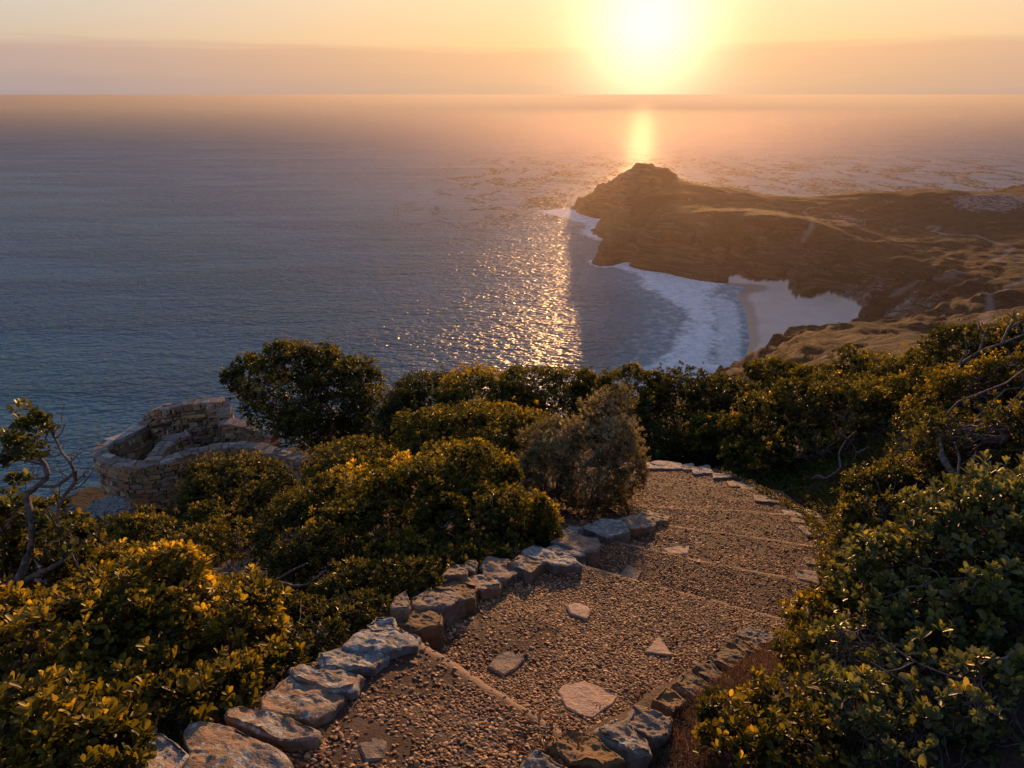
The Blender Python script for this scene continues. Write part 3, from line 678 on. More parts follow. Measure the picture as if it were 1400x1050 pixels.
for i, (px, m_, lb) in enumerate([
 ([(763,945),(770,936),(786,931),(806,933),(826,940),(846,950),(838,962),(822,972),(811,981),(795,978),(774,967)], ST_FLAG, 'large pale cracked flagstone set in the pebble tread near the right kerb'),
 ([(881,891),(901,868),(921,896)], ST_FLAG, 'pale triangular stone set in the pebble tread'),
 ([(774,827),(792,821),(809,832),(803,846),(779,838)], ST_FLAG, 'pale five sided stone set in the tread below the second step edge'),
 ([(665,911),(680,895),(695,888),(718,900),(705,914),(688,923)], ST_DULL, 'worn grey stone half covered by mortar in the shaded left of the tread'),
 ([(488,1017),(520,990),(531,1010),(526,1037),(500,1041)], ST_DULL, 'grey speckled stone set in the top tread at the bottom of the photo'),
 ([(845,788),(859,771),(877,781),(869,798)], ST_DULL, 'bluish grey stone set in the tread below the third step edge'),
 ([(905,750),(925,745),(944,746),(940,757),(915,756)], ST_FLAG, 'orange tinted flat stone set just behind the third step edge')]):
    stone('paving_stone', px, .004, .05, m_, lb, 'paving stone', G5, 90+i, .0035, .008, on_path=True, flat=True)

# pebbles, kept clear of the flat stones
pp = np.concatenate(peb_pts)
keep = np.ones(len(pp), bool)
flagpx = [o for o in col.objects if o.name.startswith('paving_stone')]
for o in flagpx:
    v = np.array([x.co[:] for x in o.data.vertices])+np.array(o.location); hull = v[96*20:96*21][:, :2]
    keep &= ~(sdpoly(pp[:, 0], pp[:, 1], hull) > -.004)
pp = pp[keep]
# mortar showing between pebbles in worn patches
worn = fbm(np.stack([pp[:, 0]*2.3, pp[:, 1]*2.3, pp[:, 4]], -1), 3)
keep = (worn < .12) | (rng.random(len(pp)) < .35); pp = pp[keep]
def ico():
    import bmesh
    bm = bmesh.new(); bmesh.ops.create_icosphere(bm, subdivisions=2, radius=1)
    v = np.array([x.co[:] for x in bm.verts]); f = np.array([[y.index for y in x.verts] for x in bm.faces]); bm.free(); return v, f
iv, if_ = ico()
def pebbles(p):
    m = len(p); s = p[:, 3]*rng.lognormal(0, .22, m)
    sc3 = np.stack([s*rng.uniform(.85, 1.35, m), s*rng.uniform(.6, .95, m), s*rng.uniform(.42, .75, m)], 1)
    var = 8; tmpl = []
    for k in range(var):      # angular gravel: flattened by random cuts
        v = iv.copy(); r_ = np.random.default_rng(k)
        for _ in range(9):
            nn = r_.normal(size=3); nn /= np.linalg.norm(nn); dd = r_.uniform(.62, .85)
            over = v@nn-dd; v = v-np.where(over > 0, over, 0)[:, None]*nn
        tmpl.append(v)
    tm = np.array(tmpl)[rng.integers(0, var, m)]
    a = rng.uniform(0, 2*math.pi, m); ca, sa = np.cos(a), np.sin(a)
    v = tm*sc3[:, None]
    tx, ty = rng.normal(0, .25, (2, m))
    v[..., 2] += tx[:, None]*v[..., 0]+ty[:, None]*v[..., 1]
    x = v[..., 0]*ca[:, None]-v[..., 1]*sa[:, None]; y = v[..., 0]*sa[:, None]+v[..., 1]*ca[:, None]
    zz = v[..., 2]-GX*x-GY*y
    V = np.stack([x+p[:, 0:1], y+p[:, 1:2], zz+p[:, 2:3]+(sc3[:, 2]*rng.uniform(-.55, .1, m))[:, None]], -1)
    Fc = if_[None]+np.arange(m)[:, None, None]*len(iv)
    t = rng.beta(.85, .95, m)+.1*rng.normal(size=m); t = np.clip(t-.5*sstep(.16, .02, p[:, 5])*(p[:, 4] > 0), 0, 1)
    return V.reshape(-1, 3), Fc.reshape(-1, 3), np.repeat(t, len(iv))
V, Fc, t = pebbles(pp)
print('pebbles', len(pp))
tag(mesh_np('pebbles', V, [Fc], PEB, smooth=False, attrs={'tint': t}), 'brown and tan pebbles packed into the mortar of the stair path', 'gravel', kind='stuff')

# ---------------------------------------------------------------- foliage
LV = np.array([(0, 0, 0), (0, .5, -.05), (0, 1.0, -.16), (-.17, .32, .03), (.17, .32, .03), (-.27, .68, .02), (.27, .68, .02), (-.16, .93, -.08), (.16, .93, -.08)])
LF3 = np.array([(0, 1, 3), (0, 4, 1)]); LF5 = np.array([(1, 2, 7, 5, 3), (1, 4, 6, 8, 2)])
SV_ = np.array([(0, 0, 0), (-.24, .55, .04), (0, 1, -.08), (.24, .55, .04)]); SF = np.array([(0, 3, 2, 1)])
def leaves(pos, axis, size, width=1.0, fine=True, per=7, spread=(.35, 1.15), r=None, tint=None, cup=0.):
    """rosettes of leaves at pos pointing along axis; returns verts, faces, tint"""
    r = r or rng
    m = len(pos); T = LV if fine else SV_
    ax = axis/np.linalg.norm(axis, axis=1)[:, None]
    ref = np.where(np.abs(ax[:, 2:3]) < .9, np.array([[0, 0, 1.]]), np.array([[1., 0, 0]]))
    a = np.cross(ax, ref); a /= np.linalg.norm(a, axis=1)[:, None]; b = np.cross(ax, a)
    k = np.arange(per); phi = k[None]*2.39996+r.uniform(0, 6.28, m)[:, None]+r.normal(0, .25, (m, per))
    th = spread[0]+(spread[1]-spread[0])*(k[None]/(per-1))+r.normal(0, .16, (m, per))      # angle off axis
    rad = a[:, None]*np.cos(phi)[..., None]+b[:, None]*np.sin(phi)[..., None]
    d = ax[:, None]*np.cos(th)[..., None]+rad*np.sin(th)[..., None]
    nrm = -rad*np.cos(th)[..., None]+ax[:, None]*np.sin(th)[..., None]
    nrm = nrm+r.normal(0, .25, nrm.shape); nrm -= d*(nrm*d).sum(-1, keepdims=True); nrm /= np.linalg.norm(nrm, axis=-1, keepdims=True)
    sd = np.cross(d, nrm)
    s = size*np.exp(r.normal(-.08, .2, (m, 1)))*r.uniform(.7, 1.15, (m, per))*(.7+.3*(k[None]/(per-1)))
    base = pos[:, None]-ax[:, None]*(size*.5*(k[None]/(per-1)))[..., None]+d*(s*.1)[..., None]
    V = base[:, :, None]+s[..., None, None]*(T[None, None, :, 0:1]*width*sd[:, :, None]+T[None, None, :, 1:2]*d[:, :, None]+T[None, None, :, 2:3]*nrm[:, :, None])
    nl = m*per; nvt = len(T); o = np.arange(nl)[:, None, None]*nvt
    V = V.reshape(-1, 3)
    tt = (tint[:, None]+r.normal(0, .10, (m, per))-.10*(k[None]/per)).clip(0, 1)
    tt = np.repeat(tt.ravel(), nvt)
    Fs = [(LF3[None]+o).reshape(-1, 3), (LF5[None]+o).reshape(-1, 5)] if fine else [(SF[None]+o).reshape(-1, 4)]
    return V, Fs, tt
def join(parts):
    V = []; Fd = {}; T = []; off = 0
    for v, fs, t in parts:
        V.append(v); T.append(t)
        for f in fs: Fd.setdefault(f.shape[1], []).append(f+off)
        off += len(v)
    return np.concatenate(V), [np.concatenate(x) for x in Fd.values()], np.concatenate(T)
NLEAF = 0
def bush(name, label, lobes, leaf, mat, fine=False, dens=1.0, per=7, width=1.0, cat='bush', group=None, bright=.45, gap=.07, seed=0,
         lump=.27, stems=7, twigs=60, base=None, up=.55, stem_r=None, spread=(.35, 1.15), top_gold=.35, trunk=False, barkm=None, sat=7, world=()):
    global NLEAF
    r = np.random.default_rng(100+seed)
    L = []
    for lb_ in lobes:
        px, py, cd, rx, rz = lb_[:5]
        if cd < 0: cd = -cd*float((Pb(px, py)-CAM)@np.array([0, CP, -SP]))
        s = cd/F
        c = P(px, py, cd); L.append((c, np.array([rx*s, (lb_[5]*s if len(lb_) > 5 else rx*s*.9), rz*s*1.08])))
    for wx, wy, wr, wz in world:
        L.append((np.array([wx, wy, float(ground(np.array([wx]), np.array([wy]))[0])+wz*.45]), np.array([wr, wr, wz])))
    nl0 = len(L); extra = []
    for c, rd in L:
        for _ in range(sat):
            dd = r.normal(size=3); dd[2] = abs(dd[2])*.8-.1; dd /= np.linalg.norm(dd)
            k_ = r.uniform(.16, .45); extra.append((c+dd*rd*(1.04-.5*k_), rd*k_*r.uniform(.8, 1.25, 3)))
    L = L+extra
    cen = np.array([l[0] for l in L]); rad = np.array([l[1] for l in L])
    bc = cen[:nl0].mean(0)
    if base is None: bx, by = bc[0], bc[1]
    else: bx, by = base
    bz = float(ground(np.array([bx]), np.array([by]))[0])
    root = empty(name, (bx, by, bz), label, cat, group)
    area = (4*math.pi*((rad[:, 0]*rad[:, 1])**1.6+(rad[:, 0]*rad[:, 2])**1.6+(rad[:, 1]*rad[:, 2])**1.6)/3)**1.0
    area = 4*math.pi*(((rad[:, 0]*rad[:, 1])**1.6+(rad[:, 0]*rad[:, 2])**1.6+(rad[:, 1]*rad[:, 2])**1.6)/3)**(1/1.6)
    lf_area = leaf*leaf*.42*width
    ncl = int(area.sum()*dens*2.6/lf_area/per)
    idx = r.choice(len(L), ncl, p=area/area.sum())
    d = r.normal(size=(ncl, 3)); d /= np.linalg.norm(d, axis=1)[:, None]
    ff = 1-np.abs(r.normal(0, .13, ncl)); ff[r.random(ncl) < .25] -= r.uniform(0, .35)
    so_ = seed*5.1
    mean_r = rad[:nl0].mean()
    lumpn = fbm(d*2.2+idx[:, None]*7+so_, 3)+.7*fbm(d*6+idx[:, None]*3+so_, 2)
    p = cen[idx]+d*rad[idx]*(ff*(1+lump*lumpn))[:, None]
    # ragged shoots standing out of the outline
    ns = ncl//9; si = r.choice(ncl, ns); kk = r.uniform(.05, .22, ns)*lump*4
    out_ = d[si]*.5+np.array([0, 0, .9])+r.normal(0, .35, (ns, 3)); out_ /= np.linalg.norm(out_, axis=1)[:, None]
    shootd = mean_r*kk[:, None]*out_*(ff[si] > .85)[:, None]*(d[si][:, 2] > -.1)[:, None]
    p[si] = p[si]+shootd
    # drop clusters buried in other lobes
    bur = np.zeros(ncl, bool)
    for j in range(len(L)):
        e = np.linalg.norm((p-cen[j])/rad[j], axis=1); bur |= (e < .66) & (idx != j)
    gn = fbm(p/(mean_r*.45)+so_+11, 3)
    ok = ~bur & (gn > gap-.55)
    gz_ = ground(p[:, 0], p[:, 1], False); ok &= p[:, 2] > gz_+.02
    sdp = sdpoly(p[:, 0], p[:, 1], PATHPOLY); ok &= (sdp < .16) | (p[:, 2] > gz_+.25+.5)
    p = p[ok]; d = d[ok]; ff = ff[ok]; idx = idx[ok]; gn = gn[ok]; lumpn = lumpn[ok]
    ax = d*rad[idx].min(1)[:, None]/rad[idx]; ax = ax/np.linalg.norm(ax, axis=1)[:, None]*.75+np.array([0, 0, up])+r.normal(0, .3, p.shape)
    hfrac = d[:, 2]
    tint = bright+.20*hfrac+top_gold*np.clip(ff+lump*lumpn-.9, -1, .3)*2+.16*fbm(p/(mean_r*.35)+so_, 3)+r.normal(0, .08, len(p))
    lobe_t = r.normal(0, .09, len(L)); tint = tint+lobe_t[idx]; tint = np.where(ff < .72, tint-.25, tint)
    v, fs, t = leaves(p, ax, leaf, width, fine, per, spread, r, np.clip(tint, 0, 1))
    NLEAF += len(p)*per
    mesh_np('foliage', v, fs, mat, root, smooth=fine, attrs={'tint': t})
    # stems
    paths = []; mr = stem_r or max(.008, mean_r*.05)
    bp = np.array([bx, by, bz-.05])
    for k in range(stems):
        j = k % nl0; tgt = cen[j]+r.normal(0, .35, 3)*rad[j]
        b0 = bp+r.normal(0, .12, 3)*rad.mean(0)*(0 if trunk else 1)*np.array([1, 1, 0])
        if not trunk: b0[:2] = b0[:2]*.55+tgt[:2]*.45; b0[2] = float(ground(b0[:1], b0[1:2])[0])-.05
        if k: paths.append((np.linspace(pb_, b0, 4), np.full(4, mr*.7)))
        pb_ = b0.copy()
        n_ = 14; w_ = wiggle(b0, tgt, n_, .16, r); paths.append((w_, np.linspace(mr*(1.6 if trunk else 1), mr*.4, n_)))
        for q in range(twigs//max(1, stems)):
            if not len(p): break
            s0 = w_[r.integers(4, n_)]; dd = np.linalg.norm(p-s0, axis=1); cand = np.argsort(dd)[:max(4, len(p)//8)]
            e = p[r.choice(cand)]; tw = wiggle(s0, e, 8, .14, r); paths.append((tw, np.linspace(mr*.38, mr*.12, 8)))
    if paths:
        v, fs = tubes(paths, 6); mesh_np('branches', v, fs, barkm or BARK, root)
    return root, p

HG = 'bushes in the hedge beyond the path end'; RGp = 'bushes on the slope right of the path'
# bottom left
bush('broad_leaved_bush', 'golden leaved bush filling the bottom left corner behind the near kerb stones',
     [(60,905,2.75,150,85),(190,855,3.0,120,75),(300,865,3.05,85,75),(60,1010,2.55,150,95),(190,950,2.75,95,75),(290,930,2.9,75,60),(-60,900,2.7,100,90),(170,960,2.5,40,38),(350,900,3.1,45,50),(120,1040,-.93,80,50),(60,1000,-.93,80,60),(220,975,-.95,60,30),(300,945,-.96,55,26),(370,915,-.97,45,22)],
     .040, LEAF_GOLD, True, 1.05, 7, 1.05, seed=1, bright=.42, stems=9, twigs=90, top_gold=.5, lump=.25)
bush('low_bush', 'yellow tipped low bush between the gold corner bush and the forked grey branch',
     [(130,800,3.6,75,40),(190,800,3.7,70,40),(300,845,3.45,65,28),(30,790,3.4,60,40),(225,840,3.4,50,30)], .036, LEAF_GOLD, True, .9, 7, .95, seed=2, bright=.44, stems=6, twigs=60, top_gold=.5, gap=.1)
bush('low_bush', 'dark leafy clump at the left edge under the bare shrub',
     [(20,720,3.3,45,45),(80,750,3.4,45,35),(-30,740,3.2,50,60)], .042, LEAF_DARK, True, .6, 7, 1.1, seed=3, bright=.5, stems=5, twigs=30, gap=.2)
bush('low_bush', 'small dark clump with orange tips at the foot of the bare shrub', [(115,735,3.6,30,30),(75,705,3.3,22,24)], .038, LEAF_GOLD, True, .6, 7, 1.1, seed=4, bright=.4, stems=3, twigs=16, gap=.2)
bush('small_bush', 'small round dark bush alone on the bare earth below the lookout', [(195,738,6.5,42,34),(170,722,6.6,28,22),(165,745,6.4,30,20)], .05, LEAF_DARK, False, 1.0, 7, seed=5, bright=.55, stems=5, twigs=30)
bush('small_bush', 'thin small bush with ochre tips above the forked grey branch', [(285,745,6.0,42,26),(330,742,6.0,40,28),(250,765,5.8,30,22)], .045, LEAF_GOLD, False, .6, 7, seed=6, bright=.4, gap=.25, stems=6, twigs=50)
bush('spreading_bush', 'dark bush spreading over the twisted grey branch', [(400,740,5.0,62,45),(440,790,4.6,75,65),(400,840,4.15,60,45),(450,700,5.2,60,40),(420,860,3.6,50,40),(490,820,3.95,50,50),(430,880,-.97,45,22),(490,840,-.97,45,22),(560,795,-.97,45,22)],
     .034, LEAF_DARK, False, 1.0, 7, seed=7, bright=.40, stems=8, twigs=120, gap=.05)
bush('long_bush', 'long green and gold bush along the left kerb behind the second tread',
     [(520,730,4.9,90,70),(590,690,5.1,75,60),(560,790,4.5,75,55),(640,740,4.8,80,65),(650,660,5.3,55,45),(700,720,4.9,55,55),(470,690,5.4,60,35),(610,640,5.7,45,28),(620,780,4.2,45,25),(680,760,4.5,45,25)],
     .034, LEAF_GREEN, False, 1.25, 8, seed=8, bright=.42, stems=9, twigs=140, top_gold=.55)
bush('small_bush', 'bright green young bush leaning over the kerb beside the silvery bush', [(735,720,4.95,30,42),(700,765,4.6,22,18)], .032, LEAF_GREEN, False, 1.1, 8, seed=9, bright=.55, stems=5, twigs=24)
bush('yellow_bush', 'sunlit yellow topped bush standing behind the long bush', [(640,625,6.6,35,22),(610,640,6.4,40,28),(660,650,6.2,40,35),(540,660,6.3,60,35),(470,680,6.2,60,30)], .042, LEAF_GOLD, False, 1.1, 8, seed=10, bright=.5, top_gold=.6, stems=6, twigs=40)
bush('silvery_bush', 'silvery grey fine leaved bush beside the end of the left kerb', [(812,645,6.4,62,68),(850,640,6.3,32,62),(832,585,6.6,34,42),(848,552,6.6,20,22),(815,560,6.8,22,18),(765,650,6.4,45,50),(732,655,6.5,32,36),(762,600,6.7,34,28),(728,610,6.8,22,20)],
     .040, LEAF_GREY, False, 1.0, 8, .5, seed=11, bright=.44, stems=8, twigs=420, lump=.45, sat=6, gap=.2, up=.8, spread=(.15, 1.0), stem_r=.011)
bush('mound_bush', 'rounded olive mound of bush rising behind the silvery one', [(640,600,9.4,95,40),(700,590,9.6,60,32),(590,625,9.0,60,32),(560,640,8.8,40,22),(730,600,9.4,40,30)], .052, LEAF_GREEN, False, 1.2, 8, seed=12, bright=.46, stems=8, twigs=80, top_gold=.4)
bush('small_bush', 'rounded yellow green bush at the right end of the lookout wall', [(485,632,15,62,26),(520,625,15.5,40,20),(445,650,14.6,35,20)], .08, LEAF_GREEN, False, 1.2, 8, seed=13, bright=.5, stems=6, twigs=50, top_gold=.5)
bush('dark_bush', 'dark bush growing against the front of the stone lookout', [(320,672,17.5,68,44),(370,692,16.5,52,38),(268,695,16.5,36,36),(335,648,18,40,20),(300,725,15.5,50,35),(415,695,15.5,35,26)], .085, LEAF_DARK, False, 1.2, 8, seed=14, bright=.45, stems=8, twigs=90)
# the tree
bush('wind_bent_tree', 'round crowned dark tree standing above the sea right of the lookout',
     [(405,500,24.5,48,30),(450,515,24.5,50,32),(355,520,24.5,45,26),(490,525,24,38,28),(385,545,24,60,40),(450,560,23.5,60,42),(510,565,23,46,36),(535,590,22.4,30,28),(340,498,24.8,20,13),(325,520,24.5,18,14),(430,585,22.8,45,22),(520,590,22.5,35,28),(440,488,24.5,22,14),(385,480,24.6,24,12)],
     .15, LEAF_DARK, False, .95, 7, seed=15, bright=.5, gap=.12, stems=9, twigs=260, cat='tree', trunk=True, base=(-5.3, 21.8), stem_r=.07, lump=.34)
for i, (lb, lobes, br, mt) in enumerate([
   ('dark hedge bush directly right of the round crowned tree', [(585,545,13.2,48,35),(560,580,12.6,45,40),(600,590,12.2,40,35)], .42, LEAF_DARK),
   ('hedge bush above the olive mound, with the glitter of the sea behind it', [(650,535,12.6,55,30),(640,565,12.2,50,35),(700,560,12.0,40,32)], .46, LEAF_GREEN),
   ('hedge bush behind the left shoulder of the silvery bush', [(735,532,12.4,50,28),(760,560,12.0,45,35),(780,530,12.4,40,24)], .42, LEAF_GREEN),
   ('green hedge bush behind the top of the silvery bush', [(860,535,12.0,50,28),(850,570,11.6,50,40),(820,545,12.2,35,28)], .46, LEAF_GREEN),
   ('widest dark hedge bush straight beyond the end of the path', [(940,540,11.6,62,32),(920,580,11.2,60,42),(985,560,11.2,48,38),(900,610,10.6,50,22),(960,610,10.4,55,20),(1010,550,11.4,30,30)], .42, LEAF_DARK)]):
    bush('hedge_bush', lb, lobes, .058, mt, False, 1.2, 8, seed=20+i, bright=br, stems=6, twigs=60, group=HG)
# right slope
bush('slope_bush', 'yellow green bush at the far right corner of the path end', [(985,595,10.2,42,25),(1030,600,9.8,50,30),(960,615,10.2,25,18),(1050,570,10.2,45,28),(1040,630,9.2,50,22)], .055, LEAF_GREEN, False, 1.15, 8, seed=30, bright=.5, group=RGp, top_gold=.5)
bush('slope_bush', 'large dark bush with twisted pale stems above the ground cover', [(1110,565,9.6,60,35),(1160,570,9.2,60,38),(1220,570,8.8,50,38),(1110,620,8.9,60,35),(1180,620,8.5,55,38),(1090,545,10,40,22),(1240,610,8.2,40,35)], .052, LEAF_DARK, False, 1.0, 8, seed=31, bright=.50, group=RGp, gap=.24, stems=14, twigs=420, top_gold=.6)
bush('flat_topped_shrub', 'flat topped umbrella shaped shrub on the skyline below the beach', [(1060,508,14,38,12),(1035,510,14,20,9),(1090,512,14,25,12),(1080,535,13.4,40,20)], .07, LEAF_GREEN, False, .9, 8, seed=32, bright=.45, group=RGp, gap=.1, stems=7, twigs=60)
bush('slope_bush', 'bush on the skyline between the flat topped shrub and the dead twigs', [(1130,520,12.5,38,20),(1165,500,12.5,28,22),(1200,505,12,32,22),(1150,540,11.5,50,22)], .062, LEAF_GREEN, False, 1.1, 8, seed=33, bright=.46, group=RGp)
bush('slope_bush', 'olive bush in the middle of the right slope, left of the dead twigs', [(1230,520,10,50,28),(1210,545,9.4,45,25),(1275,500,9.8,40,22),(1260,545,9,45,30)], .055, LEAF_GREEN, False, 1.1, 8, seed=34, bright=.48, group=RGp, top_gold=.5)
bush('slope_bush', 'topmost bush of the right slope under the dead twigs', [(1330,485,7.8,60,32),(1290,505,8,45,28),(1390,475,7.5,50,32),(1440,470,7.5,50,40)], .048, LEAF_DARK, False, 1.0, 8, world=[(9.4,8.0,1.2,.6),(11.0,7.6,1.5,.8)], seed=35, bright=.52, group=RGp, gap=.2, twigs=300)
bush('slope_bush', 'gold tipped bush at the right edge below the topmost bush', [(1340,545,6.2,70,38),(1390,520,6.2,50,35),(1290,560,6.6,45,30),(1420,560,5.8,50,50)], .044, LEAF_GOLD, False, .95, 8, world=[(7.9,6.4,1.1,.6),(9.2,5.6,1.4,.8)], seed=36, bright=.42, group=RGp, gap=.24, twigs=320)
bush('slope_bush', 'open twiggy bush at the right edge showing grey stems under its leaves', [(1340,600,5.2,80,32),(1400,590,4.9,60,40),(1260,610,5.8,45,35),(1290,650,5.3,45,25)], .042, LEAF_GREEN, False, .7, 8, world=[(6.8,5.0,1.0,.6),(7.8,4.2,1.2,.7),(7.0,3.2,1.1,.7)], seed=37, bright=.47, group=RGp, gap=.34, twigs=520, stems=20)
bush('slope_bush', 'dark green bush just above the near large leaved bush', [(1210,680,5.4,55,40),(1190,720,5.0,45,40),(1250,660,5.4,50,35),(1160,740,4.9,25,30)], .040, LEAF_GREEN, True, .9, 7, .85, world=[(5.1,4.1,.8,.5),(5.9,3.4,.9,.6),(5.7,5.0,.8,.5)], seed=38, bright=.45, group=RGp, gap=.24, twigs=260)
bush('large_leaved_bush', 'near bush with large oval leaves filling the right edge of the photo',
     [(1330,740,2.9,95,70),(1240,790,3.0,75,60),(1390,700,2.8,70,70),(1180,800,3.2,45,45),(1300,850,2.7,90,60),(1400,850,2.5,80,90),(1420,760,2.6,60,70)],
     .043, LEAF_NEAR, True, 1.0, 8, .88, spread=(.2, 1.0), world=[(3.5,2.5,.6,.45),(4.2,3.2,.7,.45),(4.6,2.4,.7,.5),(3.2,1.5,.6,.45)], seed=40, bright=.5, gap=.2, twigs=320, stems=10, up=.9, top_gold=.25, lump=.25, group=RGp)
bush('large_leaved_bush', 'near thicket with bare red brown twigs in the bottom right corner', [(1200,900,2.7,85,60),(1300,950,2.4,95,70),(1380,980,2.2,90,80),(1180,980,2.4,70,60),(1250,1040,2.2,100,60)],
     .038, LEAF_NEAR, True, .6, 8, .9, spread=(.2, 1.1), seed=41, bright=.42, gap=.3, twigs=700, stems=22, up=.7, group=RGp, stem_r=.007)
bush('small_bush', 'small gold leaved bush on the right kerb beside the dark slabs', [(1110,850,3.3,42,36),(1150,840,3.2,38,34),(1100,890,3.0,35,28)], .036, LEAF_GOLD, True, .8, 7, 1.0, seed=42, bright=.42, gap=.1, twigs=40, top_gold=.5)
bush('small_bush', 'yellow green leafy sprigs at the bottom edge beside the dry grass', [(1010,985,2.5,50,36),(1070,960,2.55,45,40),(1090,1020,2.3,60,40),(1000,1030,2.35,45,32)], .032, LEAF_GOLD, True, .75, 7, 1.0, seed=43, bright=.42, gap=.16, twigs=60, top_gold=.4)
print('leaves', NLEAF)

# bare shrub at the left edge
def bare_shrub():
    cd = 3.15
    pl = [([(-60,850),(0,806),(28,790),(45,740),(42,700),(38,690),(36,676),(52,664),(66,652),(62,636),(55,628)], 5.5),
          ([(28,795),(60,782),(85,768),(95,752)], 4),
          ([(52,664),(75,666),(95,652),(102,645),(96,632),(85,620),(76,600),(68,585)], 2.6),
          ([(102,645),(104,658),(92,672),(80,690),(78,720),(80,745)], 3),
          ([(62,636),(45,632),(25,628),(10,618)], 1.6), ([(55,628),(48,612),(38,600)], 1.6), ([(66,652),(50,655),(38,650)], 1.5),
          ([(76,600),(84,592),(90,578)], 1.1), ([(96,632),(110,618)], 1), ([(80,690),(95,680),(108,674)], 1.3), ([(92,672),(110,665),(122,652),(128,640)], 1.2),
          ([(104,658),(116,648),(124,636)], 1), ([(78,720),(66,700),(64,685)], 1.2), ([(45,740),(36,720),(35,660)], 1.3), ([(85,768),(100,750),(98,735),(90,720)], 2.0),
          ([(68,585),(62,600),(55,615)], 1), ([(0,730),(12,715),(20,700)], 2), ([(95,752),(104,770),(112,785)], 1.5), ([(85,620),(70,626),(60,622)], .9), ([(80,690),(82,672),(81,660)], 1), ([(95,652),(80,645),(70,640)], 1.2)]
    r = np.random.default_rng(5); bx = P(-60, 850, cd)
    root = empty('bare_shrub', (bx[0], bx[1], float(ground(bx[:1], bx[1:2])[0])), 'bare twisted shrub with a few leaf clusters standing against the sea at the left edge', 'shrub')
    paths = []
    for pts, w in pl:
        q = np.array(pts, float); t = np.linspace(0, len(q)-1, len(q)*5)
        x = np.interp(t, np.arange(len(q)), q[:, 0]); y = np.interp(t, np.arange(len(q)), q[:, 1])
        ker = np.array([.25, .5, .25])
        for _ in range(2):
            x[1:-1] = x[:-2]*.25+x[1:-1]*.5+x[2:]*.25; y[1:-1] = y[:-2]*.25+y[1:-1]*.5+y[2:]*.25
        o = r.random()*20; dz = .10*vnoise(np.stack([x/45, y/45, x*0+1.5], 1))
        w3 = np.array([P(a, b, cd+c) for a, b, c in zip(x, y, dz)])
        rd = np.linspace(w, w*.55, len(x))*cd/F*(1+.18*vnoise(np.stack([t*1.7, t*0+o, t*0], 1)))
        paths.append((w3, rd))
    for w3, rd in list(paths)[2:]:
        for _ in range(max(2, len(w3)//5)):
            i_ = r.integers(len(w3)//3, len(w3)); e = w3[i_]+(r.normal(0, .35, 3)+np.array([.25, 0, .8]))*r.uniform(.04, .13)
            paths.append((wiggle(w3[i_], e, 6, .2, r), np.linspace(rd[i_]*.5, .0012, 6)))
    b0 = P(-60, 850, cd); paths.append((np.array([b0, [b0[0]-.02, b0[1], float(ground(b0[:1], b0[1:2])[0])-.1]]), np.array([5.5, 7])*cd/F))
    v, fs = tubes(paths, 8); mesh_np('branches', v, fs, BARK, root)
    cl = []
    for (cx, cy, n_, sp) in [(38,580,26,26),(20,610,14,16),(45,612,16,16),(8,625,8,9),(62,580,8,12),(18,652,5,8),(38,652,5,6),(70,584,2,3),(10,693,8,12),(28,690,5,8),(58,712,8,13),(88,725,4,8),(98,752,6,9),(72,735,5,9),(12,600,7,10),(50,568,8,10)]:
        for _ in range(n_):
            a = r.normal(0, .45, 3)*sp; cl.append(P(cx+a[0], cy+a[1], cd+a[2]*cd/F*1.2))
    cl = np.array(cl); ax = r.normal(0, .5, cl.shape)+np.array([0, -.1, 1.0])
    v, fs, t = leaves(cl, ax, .042, 1.25, True, 7, (.3, 1.1), r, np.clip(.35+r.normal(0, .12, len(cl)), 0, 1))
    mesh_np('foliage', v, fs, LEAF_NEAR, root, attrs={'tint': t})
bare_shrub()

def branch_thing(name, label, pl, cd, mat=BARK, cat='branch', sides=8, seed=1, dzs=.12):
    r = np.random.default_rng(seed); paths = []
    for pts, w in pl:
        q = np.array(pts, float); t = np.linspace(0, len(q)-1, len(q)*5)
        x = np.interp(t, np.arange(len(q)), q[:, 0]); y = np.interp(t, np.arange(len(q)), q[:, 1])
        for _ in range(2):
            x[1:-1] = x[:-2]*.25+x[1:-1]*.5+x[2:]*.25; y[1:-1] = y[:-2]*.25+y[1:-1]*.5+y[2:]*.25
        dz = dzs*vnoise(np.stack([x/60, y/60, x*0+2.5], 1))
        w3 = np.array([P(a, b, cd+c) for a, b, c in zip(x, y, dz)])
        paths.append((w3, np.linspace(w, w*.5, len(x))*cd/F*(1+.15*vnoise(np.stack([t*1.7, t*0+r.random()*9, t*0], 1)))))
    v, fs = tubes(paths, sides); c = v.mean(0); o = mesh_np(name, v-c, fs, mat); o.location = Vector(c); return tag(o, label, cat)
branch_thing('forked_branch', 'forked pale grey branch bending over the bushes on the left', [([(225,812),(245,806),(252,790),(250,775),(262,762),(274,752)], 5.5), ([(255,812),(268,802),(285,790),(310,787),(345,792),(375,795),(400,802)], 6), ([(245,806),(262,806),(270,800)], 4), ([(360,795),(372,815),(360,840)], 2.5), ([(375,795),(400,780),(420,770)], 2), ([(390,802),(420,800),(445,780)], 2), ([(265,830),(255,815),(245,806)], 5), ([(310,787),(320,775),(318,762)], 1.5), ([(250,775),(240,765)], 1.5)], 3.7, seed=2)
